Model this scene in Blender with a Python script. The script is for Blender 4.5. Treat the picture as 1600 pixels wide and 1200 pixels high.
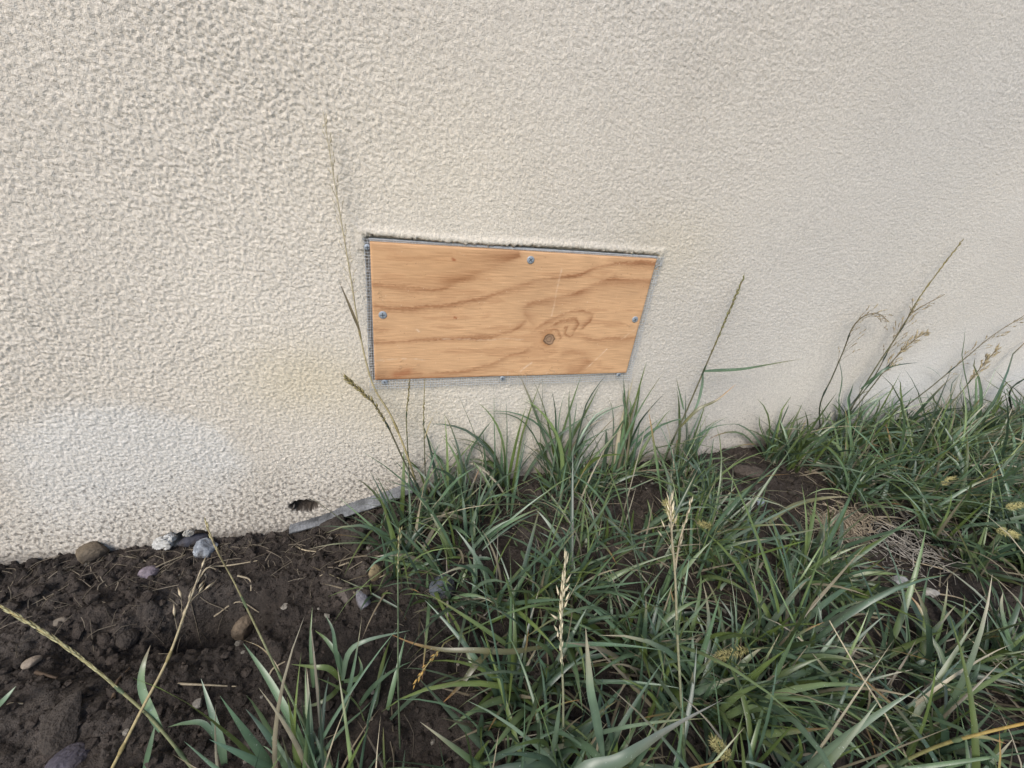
import bpy, bmesh, math, random
import numpy as np
from mathutils import Vector, Matrix

for o in list(bpy.data.objects): bpy.data.objects.remove(o)
scene = bpy.context.scene
COL = scene.collection
R = math.radians
rng = np.random.default_rng(7)

PTS = {
'board': [(-0.0036, -0.0062, 0.4054), (0.352, -0.0062, 0.4054), (0.352, -0.0062, 0.2382), (-0.0036, -0.0062, 0.2382)],
'hole': [(-0.1021, 0.0, 0.041)],
'chip': [(-0.2558, 0.0, 0.0163)],
'white_patch': [(-0.3943, 0.0, 0.2137), (-0.3281, 0.0, 0.2098), (-0.27, 0.0, 0.1937), (-0.2165, 0.0, 0.1533), (-0.1996, 0.0, 0.1171), (-0.2114, 0.0, 0.0708), (-0.2699, 0.0, -0.0063), (-0.4733, 0.0, -0.0101)],
'yellow1': [(0.3685, 0.0, 0.4213)],
'yellow2': [(-0.0741, 0.0, 0.2407)],
'yellow3': [(0.0916, 0.0, 0.4623)],
'yellow4': [(0.0391, 0.0, 0.1886)],
'strip': [(-0.1242, -0.0195, 0.0083), (-0.08, -0.0195, 0.0177), (-0.0455, -0.0195, 0.0305), (0.0025, -0.0195, 0.0439), (0.0427, -0.0195, 0.0602)],
'strip_top': [(-0.1249, -0.0135, 0.0094), (-0.0804, -0.0135, 0.0197), (-0.0455, -0.0135, 0.0344), (0.0028, -0.0135, 0.048), (0.0432, -0.0135, 0.0632)],
'screws': [(0.0076, -0.0062, 0.3239), (0.1787, -0.0062, 0.3958), (0.3422, -0.0062, 0.3224)],
'bolts': [(0.0079, -0.0045, 0.2341), (0.1618, -0.0045, 0.2347), (0.3408, -0.0045, 0.2355)],
'corner': [(-0.0064, -0.003, 0.3992)],
'corner2': [(0.3539, -0.003, 0.3997)],
'b0': [(0.0577, -0.0062, 0.3555), (0.0742, -0.0062, 0.3589), (0.0907, -0.0062, 0.3657), (0.1127, -0.0062, 0.3768), (0.1351, -0.0062, 0.3854), (0.1547, -0.0062, 0.3948), (0.1656, -0.0062, 0.4024)],
'b1': [(-0.005, -0.0062, 0.36), (0.0202, -0.0062, 0.3584), (0.0414, -0.0062, 0.3549), (0.0632, -0.0062, 0.3556), (0.0853, -0.0062, 0.3621), (0.1129, -0.0062, 0.3746), (0.1354, -0.0062, 0.3826)],
'b2': [(-0.0059, -0.0062, 0.3361), (0.0361, -0.0062, 0.3318), (0.0695, -0.0062, 0.3339), (0.1036, -0.0062, 0.3422), (0.1324, -0.0062, 0.3519), (0.1619, -0.0062, 0.3603), (0.1884, -0.0062, 0.3702), (0.2196, -0.0062, 0.3744), (0.2444, -0.0062, 0.3815), (0.2652, -0.0062, 0.393), (0.2982, -0.0062, 0.397), (0.3551, -0.0062, 0.3972)],
'b3': [(0.1917, -0.0062, 0.3153), (0.1818, -0.0062, 0.3282), (0.1791, -0.0062, 0.3361), (0.1891, -0.0062, 0.3442), (0.2207, -0.0062, 0.3497), (0.2464, -0.0062, 0.3552), (0.2707, -0.0062, 0.3686), (0.2959, -0.0062, 0.379), (0.3176, -0.0062, 0.3773), (0.3616, -0.0062, 0.3767)],
'b4': [(-0.0076, -0.0062, 0.2887), (0.0448, -0.0062, 0.2922), (0.0887, -0.0062, 0.2937), (0.1346, -0.0062, 0.2953), (0.1656, -0.0062, 0.3036), (0.1803, -0.0062, 0.3152), (0.187, -0.0062, 0.3251)],
'b5': [(0.0305, -0.0062, 0.243), (0.0756, -0.0062, 0.2452), (0.1161, -0.0062, 0.2504), (0.1414, -0.0062, 0.2569), (0.1695, -0.0062, 0.2705), (0.1952, -0.0062, 0.2797), (0.2183, -0.0062, 0.2848)],
'b6': [(-0.0091, -0.0062, 0.2459), (0.016, -0.0062, 0.2485), (0.0423, -0.0062, 0.2495), (0.0603, -0.0062, 0.2449)],
'b7': [(0.258, -0.0062, 0.298), (0.2957, -0.0062, 0.2916), (0.3251, -0.0062, 0.294), (0.3873, -0.0062, 0.2958)],
'b8': [(-0.0069, -0.0062, 0.3081), (0.0032, -0.0062, 0.3046), (0.0168, -0.0062, 0.3052)],
'b9': [(0.2354, -0.0062, 0.2667), (0.2556, -0.0062, 0.2737), (0.275, -0.0062, 0.268), (0.2864, -0.0062, 0.2584), (0.2727, -0.0062, 0.2435), (0.2474, -0.0062, 0.2403)],
'l1': [(0.192, -0.0062, 0.302), (0.2127, -0.0062, 0.3189), (0.2376, -0.0062, 0.3308), (0.2612, -0.0062, 0.3335), (0.2769, -0.0062, 0.3291), (0.2748, -0.0062, 0.3195), (0.2635, -0.0062, 0.3057)],
'l2': [(0.2145, -0.0062, 0.3082), (0.2296, -0.0062, 0.319), (0.2533, -0.0062, 0.321), (0.2589, -0.0062, 0.3143), (0.2529, -0.0062, 0.3022)],
'l3': [(0.2369, -0.0062, 0.3073), (0.2431, -0.0062, 0.3107), (0.2413, -0.0062, 0.3021), (0.2493, -0.0062, 0.2969), (0.2543, -0.0062, 0.3022)],
'l4': [(0.1998, -0.0062, 0.3054), (0.2104, -0.0062, 0.3021), (0.2286, -0.0062, 0.3055), (0.237, -0.0062, 0.2969), (0.2334, -0.0062, 0.2882)],
'l5': [(0.2092, -0.0062, 0.2883), (0.2054, -0.0062, 0.2796), (0.2166, -0.0062, 0.2742), (0.2409, -0.0062, 0.2757)],
'knot': [(0.2197, -0.0062, 0.2928)],
'knotr': [(0.2277, -0.0062, 0.2928)],
'p1': [(0.221, -0.0062, 0.388), (0.2188, -0.0062, 0.3606), (0.2188, -0.0062, 0.3417), (0.2176, -0.0062, 0.3255)],
'p2': [(0.2834, -0.0062, 0.2463), (0.31, -0.0062, 0.2787)],
'p3': [(0.3293, -0.0062, 0.2926), (0.3484, -0.0062, 0.3097)],
'p4': [(-0.0007, -0.0062, 0.2648), (0.0191, -0.0062, 0.2661), (0.0421, -0.0062, 0.267), (0.0569, -0.0062, 0.2654)],
'p5': [(0.0768, -0.0062, 0.2937), (0.138, -0.0062, 0.293), (0.1832, -0.0062, 0.2936)],
'p6': [(0.1862, -0.0062, 0.2457), (0.2, -0.0062, 0.2582)],
'p7': [(0.2213, -0.0062, 0.2448), (0.2255, -0.0062, 0.2409)],
'p8': [(0.1695, -0.0062, 0.2277), (0.1677, -0.0062, 0.2462)],
'p9': [(0.046, -0.0062, 0.3072), (0.0492, -0.0062, 0.3035)],
'r1': [(0.0851, -0.0062, 0.3921), (0.088, -0.0062, 0.3906)],
'r2': [(0.0908, -0.0062, 0.3222), (0.0938, -0.0062, 0.3213)],
'r3': [(0.0217, -0.0062, 0.245), (0.0364, -0.0062, 0.2497)],
'r4': [(-0.0014, -0.0062, 0.2399), (0.1564, -0.0062, 0.2385), (0.3481, -0.0062, 0.2367)],
's_tall': [(0.0533, -0.008, 0.0405), (0.0364, -0.04, 0.1321), (0.0149, -0.03, 0.1975), (-0.0058, -0.025, 0.2415), (-0.0176, -0.022, 0.3042), (-0.0238, -0.02, 0.3659), (-0.0298, -0.018, 0.4237), (-0.0352, -0.016, 0.474), (-0.0395, -0.014, 0.5188)],
's_tall_leaf': [(-0.0185, -0.023, 0.3123), (-0.0271, -0.022, 0.3395), (-0.0359, -0.02, 0.3654)],
's_spike': [(0.0576, -0.0285, 0.0405), (0.0485, -0.05, 0.0917), (0.0295, -0.044, 0.1361), (0.0106, -0.035, 0.1857), (-0.0052, -0.03, 0.2174), (-0.0214, -0.026, 0.2356), (-0.0364, -0.022, 0.2504)],
's_thin1': [(0.041, -0.008, 0.0401), (0.0349, -0.025, 0.1441), (0.0334, -0.022, 0.1931), (0.0359, -0.02, 0.2205), (0.0375, -0.018, 0.245)],
's_thin2': [(0.0629, -0.008, 0.0409), (0.057, -0.022, 0.1505), (0.0554, -0.02, 0.2002), (0.0563, -0.018, 0.2444)],
's_thin2b': [(0.0569, -0.022, 0.1526), (0.0624, -0.021, 0.1754), (0.0704, -0.02, 0.1944)],
's_right': [(0.4613, -0.0244, 0.0563), (0.4398, -0.045, 0.1215), (0.4532, -0.038, 0.1792), (0.4664, -0.03, 0.2475), (0.4753, -0.025, 0.2985), (0.4834, -0.02, 0.343), (0.4917, -0.015, 0.3872)],
's_right_l1': [(0.4663, -0.03, 0.2507), (0.4926, -0.034, 0.2532), (0.5273, -0.04, 0.2576), (0.5673, -0.045, 0.2668), (0.6266, -0.05, 0.279)],
's_right_l2': [(0.466, -0.03, 0.2486), (0.4696, -0.034, 0.2253), (0.4673, -0.04, 0.1948), (0.4558, -0.045, 0.1646)],
's_right_l3': [(0.4503, -0.04, 0.1567), (0.4669, -0.045, 0.1922), (0.4932, -0.048, 0.2098), (0.5153, -0.05, 0.2381)],
's_right_l4': [(0.4455, -0.04, 0.1903), (0.436, -0.035, 0.2105), (0.4201, -0.03, 0.2434)],
'q1': [(0.8923, -0.008, 0.0792), (0.8291, -0.03, 0.1617), (0.8377, -0.026, 0.2452), (0.8537, -0.022, 0.3162), (0.8563, -0.02, 0.3642), (0.8721, -0.016, 0.4086), (0.8932, -0.012, 0.4608)],
'q2': [(0.833, -0.008, 0.0757), (0.7375, -0.035, 0.1768), (0.7383, -0.03, 0.2313), (0.7387, -0.026, 0.2797), (0.7382, -0.022, 0.3189), (0.7504, -0.022, 0.3388), (0.7756, -0.024, 0.3443), (0.8053, -0.026, 0.3322)],
'q3': [(0.831, -0.0118, 0.0758), (0.8125, -0.04, 0.1483), (0.8383, -0.036, 0.212), (0.8545, -0.032, 0.2479), (0.873, -0.03, 0.2801), (0.8918, -0.028, 0.301), (0.9164, -0.026, 0.3145)],
'q4': [(1.0343, -0.008, 0.0856), (0.9644, -0.035, 0.1571), (1.015, -0.03, 0.206), (1.0655, -0.026, 0.2603), (1.1092, -0.022, 0.3045), (1.1745, -0.018, 0.3459)],
'q5': [(1.1046, -0.0199, 0.0881), (1.0533, -0.05, 0.1495), (1.0792, -0.045, 0.1934), (1.0971, -0.04, 0.2324), (1.1106, -0.036, 0.2576), (1.1234, -0.034, 0.2794)],
'q6': [(1.4243, -0.008, 0.0948), (1.2375, -0.045, 0.191), (1.2728, -0.04, 0.2229), (1.3285, -0.03, 0.2579)],
'q7': [(0.8147, -0.0323, 0.0772), (0.8132, -0.035, 0.152), (0.8432, -0.028, 0.227), (0.8478, -0.024, 0.2934), (0.8614, -0.02, 0.3442), (0.9171, -0.018, 0.3784)],
'q_leaf1': [(0.8339, -0.03, 0.2022), (0.8393, -0.034, 0.2367), (0.8607, -0.036, 0.2536), (0.9266, -0.034, 0.2588)],
'q_leaf2': [(0.8152, -0.035, 0.2085), (0.8191, -0.04, 0.2316), (0.8211, -0.045, 0.2455)],
'q_leaf3': [(0.7399, -0.027, 0.2601), (0.7578, -0.032, 0.2318), (0.7641, -0.038, 0.2033), (0.7658, -0.042, 0.1835)],
'f1': [(-0.1598, -0.2831, 0.0016), (-0.162, -0.2815, 0.0168), (-0.1905, -0.2553, 0.0516), (-0.2152, -0.2363, 0.0708), (-0.2463, -0.2133, 0.089), (-0.2838, -0.1875, 0.1027), (-0.3302, -0.1554, 0.1072)],
'f1_leaf': [(-0.1853, -0.26, 0.0434), (-0.1911, -0.2525, 0.0531), (-0.2008, -0.2365, 0.0709), (-0.1999, -0.2265, 0.0861), (-0.1987, -0.2119, 0.0912)],
'f2': [(-0.2268, -0.2681, 0.0107), (-0.2213, -0.2667, 0.0209), (-0.1965, -0.2516, 0.0662), (-0.1762, -0.235, 0.1016), (-0.1656, -0.2135, 0.1269), (-0.1613, -0.202, 0.1372), (-0.1571, -0.1856, 0.1474)],
'f3': [(-0.0708, -0.2757, 0.0093), (-0.0979, -0.2343, 0.0369), (-0.1209, -0.1973, 0.0592), (-0.1673, -0.108, 0.0311), (-0.1813, -0.0944, 0.074), (-0.1957, -0.0677, 0.092)],
'f3_leaf': [(-0.0887, -0.248, 0.0281), (-0.1038, -0.2221, 0.0411), (-0.1202, -0.2029, 0.0445), (-0.1396, -0.1886, 0.0407)],
'f4': [(0.1521, -0.36, 0.0078), (0.1497, -0.355, 0.028), (0.1363, -0.345, 0.1225), (0.1281, -0.335, 0.1794), (0.1252, -0.325, 0.2201), (0.1249, -0.315, 0.262)],
'f5': [(0.2582, -0.3921, 0.0262), (0.2485, -0.3868, 0.0559), (0.2326, -0.3684, 0.1263), (0.2196, -0.3489, 0.1918), (0.2131, -0.3328, 0.2374), (0.2076, -0.3215, 0.2676), (0.2056, -0.3091, 0.2935)],
'f5b': [(0.2143, -0.3296, 0.2404), (0.216, -0.3218, 0.2628), (0.2202, -0.3161, 0.2785), (0.2221, -0.3129, 0.2908)],
'f7': [(0.4771, -0.4439, 0.0314), (0.4373, -0.4189, 0.09), (0.398, -0.3938, 0.1396), (0.3717, -0.3636, 0.1796)],
'f8': [(0.4147, -0.4356, 0.0296), (0.419, -0.4465, 0.12), (0.4296, -0.4551, 0.1603), (0.4568, -0.4622, 0.1805)],
'f8_leaf': [(0.4297, -0.4519, 0.15), (0.442, -0.4567, 0.1524), (0.4625, -0.4629, 0.1457)],
'f9': [(0.1091, -0.2169, 0.0327), (0.0616, -0.2422, 0.0594), (0.0513, -0.2506, 0.0604), (0.0376, -0.2603, 0.0571), (0.0246, -0.2697, 0.0463)],
'f10': [(0.0997, -0.4313, 0.0232), (0.1064, -0.4135, 0.1232), (0.1155, -0.4061, 0.1631), (0.1366, -0.4092, 0.174), (0.155, -0.4073, 0.1792), (0.1855, -0.4007, 0.1748), (0.2458, -0.388, 0.1561)],
'f11': [(0.1755, -0.38, 0.0474), (0.1652, -0.37, 0.0911), (0.1566, -0.36, 0.1245), (0.1509, -0.355, 0.1454), (0.1499, -0.345, 0.163), (0.1489, -0.33, 0.1892)],
'f12': [(0.6876, -0.4221, 0.0361), (0.6804, -0.4016, 0.0657), (0.6752, -0.3824, 0.091), (0.6779, -0.3651, 0.1115), (0.6901, -0.3547, 0.1225)],
'f13': [(0.5547, -0.1625, 0.052), (0.5943, -0.1554, 0.0744), (0.6336, -0.1532, 0.0823), (0.6847, -0.153, 0.0827), (0.7318, -0.1541, 0.077)],
'f13b': [(0.6067, -0.2039, 0.0494), (0.6486, -0.1888, 0.0724), (0.6671, -0.1825, 0.0802), (0.695, -0.1717, 0.0868)],
'f14': [(0.026, -0.1863, 0.0298), (-0.0015, -0.1656, 0.0335), (-0.0302, -0.1412, 0.0322), (-0.0904, -0.0869, 0.0164)],
'arch': [(0.1531, -0.2742, 0.0694), (0.1171, -0.2769, 0.0781), (0.0797, -0.2706, 0.083), (0.0505, -0.2608, 0.078), (0.0248, -0.2418, 0.0659), (0.0026, -0.219, 0.053)],
'dead1': [(0.1017, -0.2642, 0.0687), (0.0806, -0.2776, 0.0692), (0.0649, -0.2861, 0.0562), (0.0482, -0.2889, 0.0376)],
's15': [(0.0084, -0.3086, 0.0196), (0.0091, -0.2698, 0.0618), (0.0113, -0.2336, 0.1038), (0.0132, -0.2008, 0.1363), (0.0172, -0.1761, 0.1536)],
's16': [(0.2952, -0.2637, 0.0339), (0.2876, -0.2286, 0.0867), (0.2801, -0.1982, 0.1293), (0.2817, -0.1581, 0.1831), (0.2727, -0.1196, 0.2855)],
'fx1': [(0.3928, -0.2131, 0.0416), (0.3673, -0.1996, 0.092), (0.3517, -0.1855, 0.123), (0.3443, -0.1671, 0.1392)],
'fx2': [(0.4772, -0.2436, 0.0411), (0.4577, -0.2002, 0.0748), (0.432, -0.1858, 0.0908), (0.4094, -0.1731, 0.0959)],
'fx3': [(0.4514, -0.3344, 0.0527), (0.3904, -0.3328, 0.0814), (0.3491, -0.331, 0.0885), (0.3158, -0.3287, 0.0846)],
'fx4': [(0.8951, -0.2348, 0.0563), (0.8346, -0.2652, 0.1103), (0.8293, -0.2792, 0.1183), (0.848, -0.2922, 0.1176)],
'fx5': [(0.8862, -0.1836, 0.0636), (0.8622, -0.185, 0.1024), (0.8713, -0.1832, 0.1132), (0.9048, -0.1803, 0.1201)],
'fx6': [(0.946, -0.232, 0.0588), (0.8726, -0.2538, 0.1232), (0.879, -0.2579, 0.1326), (0.906, -0.2613, 0.1381)],
'fx7': [(0.3013, -0.4098, 0.0271), (0.2802, -0.4055, 0.067), (0.2718, -0.401, 0.0814), (0.2586, -0.3932, 0.0966)],
'lf1': [(-0.0721, -0.2339, 0.0103), (-0.0726, -0.2263, 0.0253), (-0.0739, -0.2085, 0.0507), (-0.0724, -0.1863, 0.0717)],
'lf2': [(-0.0722, -0.2879, 0.0092), (-0.0843, -0.2723, 0.0377), (-0.1015, -0.2481, 0.056), (-0.1157, -0.2298, 0.0647), (-0.1309, -0.2101, 0.0676)],
'lf3': [(-0.1398, -0.2813, 0.0024), (-0.1427, -0.2695, 0.0223), (-0.151, -0.2516, 0.0424), (-0.1621, -0.2298, 0.057)],
'lf4': [(-0.1422, -0.2712, 0.0144), (-0.1565, -0.2568, 0.032), (-0.1725, -0.2519, 0.0317), (-0.1899, -0.2463, 0.0212)],
'lf5': [(-0.3441, -0.1981, 0.0106), (-0.3291, -0.1958, 0.026), (-0.3214, -0.1889, 0.0334)],
'lf6': [(-0.2006, -0.2723, 0.0111), (-0.1945, -0.2636, 0.0314), (-0.1908, -0.2542, 0.046)],
'seedling': [(-0.0446, -0.2356, 0.0137)],
'sd1': [(-0.0446, -0.2356, 0.0137), (-0.0469, -0.2239, 0.0339), (-0.0596, -0.2066, 0.0428), (-0.072, -0.1927, 0.0414)],
'sd2': [(-0.0446, -0.2356, 0.0137), (-0.037, -0.2263, 0.0454), (-0.018, -0.2252, 0.059), (0.0232, -0.2223, 0.0569)],
'sd3': [(-0.0446, -0.2356, 0.0137), (-0.0557, -0.2307, 0.0323), (-0.0704, -0.2274, 0.0354), (-0.0941, -0.2125, 0.0226)],
'sd4': [(-0.0446, -0.2356, 0.0137), (-0.0516, -0.253, 0.0274), (-0.0656, -0.2575, 0.0256), (-0.0823, -0.2515, 0.0163)],
'sd5': [(-0.0446, -0.2356, 0.0137), (-0.0293, -0.245, 0.031), (-0.0247, -0.2428, 0.042), (-0.0276, -0.2323, 0.0469)],
'sd6': [(-0.0446, -0.2356, 0.0137), (-0.0493, -0.2228, 0.0439), (-0.0516, -0.2113, 0.0638), (-0.0591, -0.1986, 0.0731)],
't00': [(0.0323, -0.1014, 0.0361)],
't01': [(0.1172, -0.0769, 0.0419)],
't02': [(0.2658, -0.0273, 0.0487)],
't03': [(0.3815, -0.008, 0.0533)],
't04': [(0.5056, -0.0065, 0.0582)],
't05': [(0.0669, -0.152, 0.0362)],
't06': [(0.6897, -0.0438, 0.0685)],
't07': [(0.8877, -0.0257, 0.0811)],
't08': [(1.0977, -0.0652, 0.0918)],
't09': [(0.3459, -0.185, 0.0429)],
't10': [(0.433, -0.221, 0.042)],
't11': [(0.233, -0.1859, 0.0392)],
't12': [(0.1073, -0.2854, 0.0274)],
't13': [(-0.0283, -0.2774, 0.0148)],
't14': [(-0.0769, -0.2938, 0.0086)],
't15': [(0.2713, -0.2973, 0.0308)],
't16': [(0.457, -0.3095, 0.0344)],
't17': [(0.5668, -0.3628, 0.0339)],
't18': [(0.958, -0.2343, 0.059)],
't19': [(0.5896, -0.232, 0.0456)],
't20': [(0.1838, -0.0189, 0.0455)],
't21': [(0.0956, -0.0423, 0.0418)],
'g00': [(-0.3477, -0.0123, -0.0)],
'g01': [(-0.2225, -0.0256, 0.0011)],
'g02': [(-0.241, -0.008, 0.0008)],
'g03': [(-0.2778, -0.0509, -0.0003)],
'g04': [(-0.1684, -0.1163, -0.0563)],
'g05': [(-0.0106, -0.1287, 0.0251)],
'g06': [(-0.0247, -0.16, 0.0204)],
'g07': [(-0.0446, -0.1428, 0.0171)],
'g08': [(0.0648, -0.1684, 0.0347)],
'g09': [(0.596, -0.0672, 0.0623)],
'g10': [(0.5794, -0.123, 0.0576)],
'g11': [(-0.2654, -0.2468, -0.0)],
'g12': [(-0.3403, -0.1473, -0.0024)],
'g13': [(-0.3396, -0.1003, -0.0007)],
'g14': [(0.6719, -0.285, 0.0424)],
'g15': [(0.7042, -0.3046, 0.0416)],
'g16': [(-0.1889, -0.1988, 0.0018)],
'g17': [(-0.1748, -0.2254, 0.0018)],
'nest': [(0.6745, -0.1881, 0.0536)],
'clods': [(-0.0389, -0.0568, 0.0218), (-0.0113, -0.0463, 0.03), (-0.0638, -0.0266, 0.0161), (-0.0355, -0.066, 0.0215), (-0.2816, -0.2194, 0.0034), (-0.2776, -0.1283, -0.0222), (0.6553, -0.1158, 0.0622)],
'w00': [(-0.2799, -0.0579, -0.0002), (-0.2451, -0.0294, 0.0006)],
'w01': [(-0.2101, -0.0533, 0.0013), (-0.1575, -0.0553, 0.0028)],
'w02': [(-0.1138, -0.039, 0.0067), (-0.0768, -0.0633, 0.0134)],
'w03': [(-0.2002, -0.1015, -0.0319), (-0.15, -0.1085, -0.0301)],
'w04': [(-0.1977, -0.2026, 0.0012), (-0.146, -0.2129, 0.0025)],
'w05': [(-0.2492, -0.2044, 0.0012), (-0.2532, -0.168, -0.0072)],
'w06': [(-0.3335, -0.1566, -0.0018), (-0.3101, -0.169, -0.0007)],
'w07': [(-0.3264, -0.0162, 0.0), (-0.2703, -0.0379, -0.0004)],
'w08': [(-0.1747, -0.0772, 0.0024), (-0.1582, -0.0938, -0.004)],
'w09': [(-0.0435, -0.0932, 0.0184), (-0.077, -0.1064, 0.0126)],
'w10': [(-0.2773, -0.2296, 0.0018), (-0.2731, -0.2182, 0.0022)],
'w11': [(-0.2195, -0.0702, 0.0008), (-0.1969, -0.0638, 0.0016)],
'w12': [(-0.1176, -0.2084, 0.0046), (-0.103, -0.2004, 0.0067)],
'w13': [(-0.3348, -0.1949, 0.0104), (-0.324, -0.1904, 0.0092)],
'w14': [(0.0302, -0.1294, 0.0342), (-0.0084, -0.1336, 0.0251)],
'w15': [(0.4825, -0.11, 0.0543), (0.5833, -0.1156, 0.0582)],
'w16': [(0.7179, -0.3056, 0.0419), (0.7623, -0.342, 0.0404)],
'w17': [(0.7317, -0.2594, 0.0471), (0.7918, -0.2916, 0.0457)],
'mass_mid': [(-0.0027, -0.0802), (0.0375, -0.0309), (0.1976, -0.0067), (0.5435, -0.0279), (0.4952, -0.1251), (0.5354, -0.1907), (0.6207, -0.2578), (0.6766, -0.3489), (0.7625, -0.384), (0.5964, -0.4682), (-0.1033, -0.2911), (-0.0283, -0.2722), (0.0194, -0.2755), (0.03, -0.2235), (-0.0018, -0.1696)],
'mass_bank': [(0.6632, -0.0415), (0.7991, -0.0044), (1.436, -0.0219), (0.8581, -0.3342), (0.8041, -0.2838), (0.7821, -0.1779), (0.6833, -0.1147)],
'bare1': [(0.0239, -0.2146), (0.1039, -0.2404), (0.0984, -0.2948), (0.0249, -0.2826)],
'bare3': [(-0.1115, -0.3022), (-0.1162, -0.2779), (-0.029, -0.2372), (0.1073, -0.2854), (0.0748, -0.3162), (-0.0278, -0.2981), (-0.0484, -0.3199)],
'bare2': [(-0.0087, -0.1508), (0.054, -0.194), (0.0565, -0.2301), (-0.0028, -0.2061)],
}
CAM = [[0.955714, 0.031885, -0.292564, 0.0], [-0.270784, 0.484633, -0.831749, -0.506552], [0.115266, 0.874136, 0.471805, 0.51], [0.0, 0.0, 0.0, 1.0]]

# ------------------------------------------------------------------ camera
cam_d = bpy.data.cameras.new('camera'); cam = bpy.data.objects.new('camera', cam_d); COL.objects.link(cam)
cam.matrix_world = Matrix(CAM)
cam_d.sensor_width = 36; cam_d.sensor_fit = 'HORIZONTAL'; cam_d.lens = 36*683.15/1600
cam_d.clip_start = .01; cam_d.clip_end = 500
scene.camera = cam
# ------------------------------------------------------------------ sky, sun, exposure
SUN_EL, SUN_AZ = R(42), R(222)          # azimuth clockwise from +y (the wall faces -y)
world = bpy.data.worlds.new('World'); scene.world = world; world.use_nodes = True
nt = world.node_tree; nt.nodes.clear()
sky = nt.nodes.new('ShaderNodeTexSky'); sky.sky_type = 'NISHITA'; sky.sun_disc = False
sky.sun_elevation = SUN_EL; sky.sun_rotation = SUN_AZ
sky.air_density = 1.0; sky.dust_density = 1.6; sky.ozone_density = .6
bg = nt.nodes.new('ShaderNodeBackground'); bg.inputs['Strength'].default_value = .12
wo = nt.nodes.new('ShaderNodeOutputWorld')
nt.links.new(sky.outputs[0], bg.inputs[0]); nt.links.new(bg.outputs[0], wo.inputs[0])
sl = bpy.data.lights.new('sun', 'SUN'); sl.energy = 1.3; sl.angle = R(25); sl.color = (1, .96, .91)
sun = bpy.data.objects.new('sun', sl); COL.objects.link(sun)
sd = Vector((math.sin(SUN_AZ)*math.cos(SUN_EL), math.cos(SUN_AZ)*math.cos(SUN_EL), math.sin(SUN_EL)))
sun.rotation_euler = sd.to_track_quat('Z', 'Y').to_euler(); sun.location = sd*5
scene.view_settings.view_transform = 'Standard'; scene.view_settings.look = 'None'
scene.view_settings.exposure = .85; scene.view_settings.gamma = 1; scene.view_settings.use_curve_mapping = False

# ------------------------------------------------------------------ helpers
def smooth(a, b, t):
    t = np.clip((np.asarray(t, float)-a)/(b-a), 0, 1); return t*t*(3-2*t)
def macro(x, y):
    """height of the soil before its crumbs and lumps (metres)"""
    x = np.asarray(x, float); y = np.asarray(y, float)
    hb = np.interp(x, [-4,-.45,-.27,-.13,-.04,.04,.3,.65,1.0,1.6,4], [0,.001,.0,.004,.02,.040,.050,.064,.082,.10,.10])
    h = hb*(1-.45*smooth(.03,.40,-y))
    h = h - .060*np.exp(-((((x+.185)/.058)**2+((y+.128)/.030)**2)**2.0))
    h = h - .026*np.exp(-(((x+.255)/.060)**2+((y+.135)/.030)**2))
    h = h + .012*np.exp(-(((x+.33)/.05)**2+((y+.205)/.03)**2))
    h = h + .003*np.exp(-(((x+.02)/.05)**2+((y+.045)/.02)**2))
    h = h + .012*np.exp(-(((x-.95)/.25)**2+((y+.08)/.06)**2))
    return h

def field(seed, n, wl, band=.5, power=None):
    """periodic n x n random field; wl = wavelength in cells (band-pass), or power-law spectrum"""
    r = np.random.default_rng(seed); F = np.fft.rfft2(r.standard_normal((n, n)))
    k = np.hypot(np.fft.fftfreq(n)[:, None], np.fft.rfftfreq(n)[None, :]); k[0, 0] = 1e-9
    if power is None: g = np.exp(-(np.log(k*wl)/band)**2)
    else: g = k**-power*(k > 1/wl)
    g[0, 0] = 0; a = np.fft.irfft2(F*g, (n, n)); return (a/a.std()).astype(np.float32)
def samp(A, u, v):
    """bilinear lookup with wrap, u and v in cells"""
    n = A.shape[0]; u = np.asarray(u) % n; v = np.asarray(v) % n
    i = np.floor(u).astype(int) % n; j = np.floor(v).astype(int) % n; a = u-np.floor(u); b = v-np.floor(v); i1 = (i+1) % n; j1 = (j+1) % n
    return A[i, j]*(1-a)*(1-b)+A[i1, j]*a*(1-b)+A[i, j1]*(1-a)*b+A[i1, j1]*a*b
def mesh(name, V, F, mat, col=None, smooth_=True):
    """F: (n,3) or (n,4) int array, or a list of such arrays"""
    me = bpy.data.meshes.new(name); V = np.asarray(V, np.float32)
    Fs = F if isinstance(F, list) else [F]
    Fs = [np.asarray(f, np.int32) for f in Fs if len(f)]
    me.vertices.add(len(V)); me.vertices.foreach_set('co', V.ravel())
    loops = np.concatenate([f.ravel() for f in Fs]); sizes = np.concatenate([np.full(len(f), f.shape[1], np.int32) for f in Fs])
    me.loops.add(len(loops)); me.loops.foreach_set('vertex_index', loops)
    me.polygons.add(len(sizes)); st = np.zeros(len(sizes), np.int32); st[1:] = np.cumsum(sizes)[:-1]
    me.polygons.foreach_set('loop_start', st); me.polygons.foreach_set('loop_total', sizes)
    me.polygons.foreach_set('use_smooth', np.full(len(sizes), smooth_, bool))
    if col is not None:
        ca = me.attributes.new('col', 'FLOAT_COLOR', 'POINT'); c = np.ones((len(V), 4), np.float32); c[:, :3] = col
        ca.data.foreach_set('color', c.ravel())
    me.update(calc_edges=True); me.materials.append(mat); return me
def link(name, me, parent=None, loc=(0, 0, 0)):
    o = bpy.data.objects.new(name, me); COL.objects.link(o); o.location = loc
    if parent is not None:
        o.parent = parent
        o.location = Vector(loc)-parent.location if loc == (0, 0, 0) else Vector(loc)
    return o
def tag(o, label, cat=None, group=None, kind=None):
    o['label'] = label
    if cat: o['category'] = cat
    if group: o['group'] = group
    if kind: o['kind'] = kind
    return o
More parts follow.
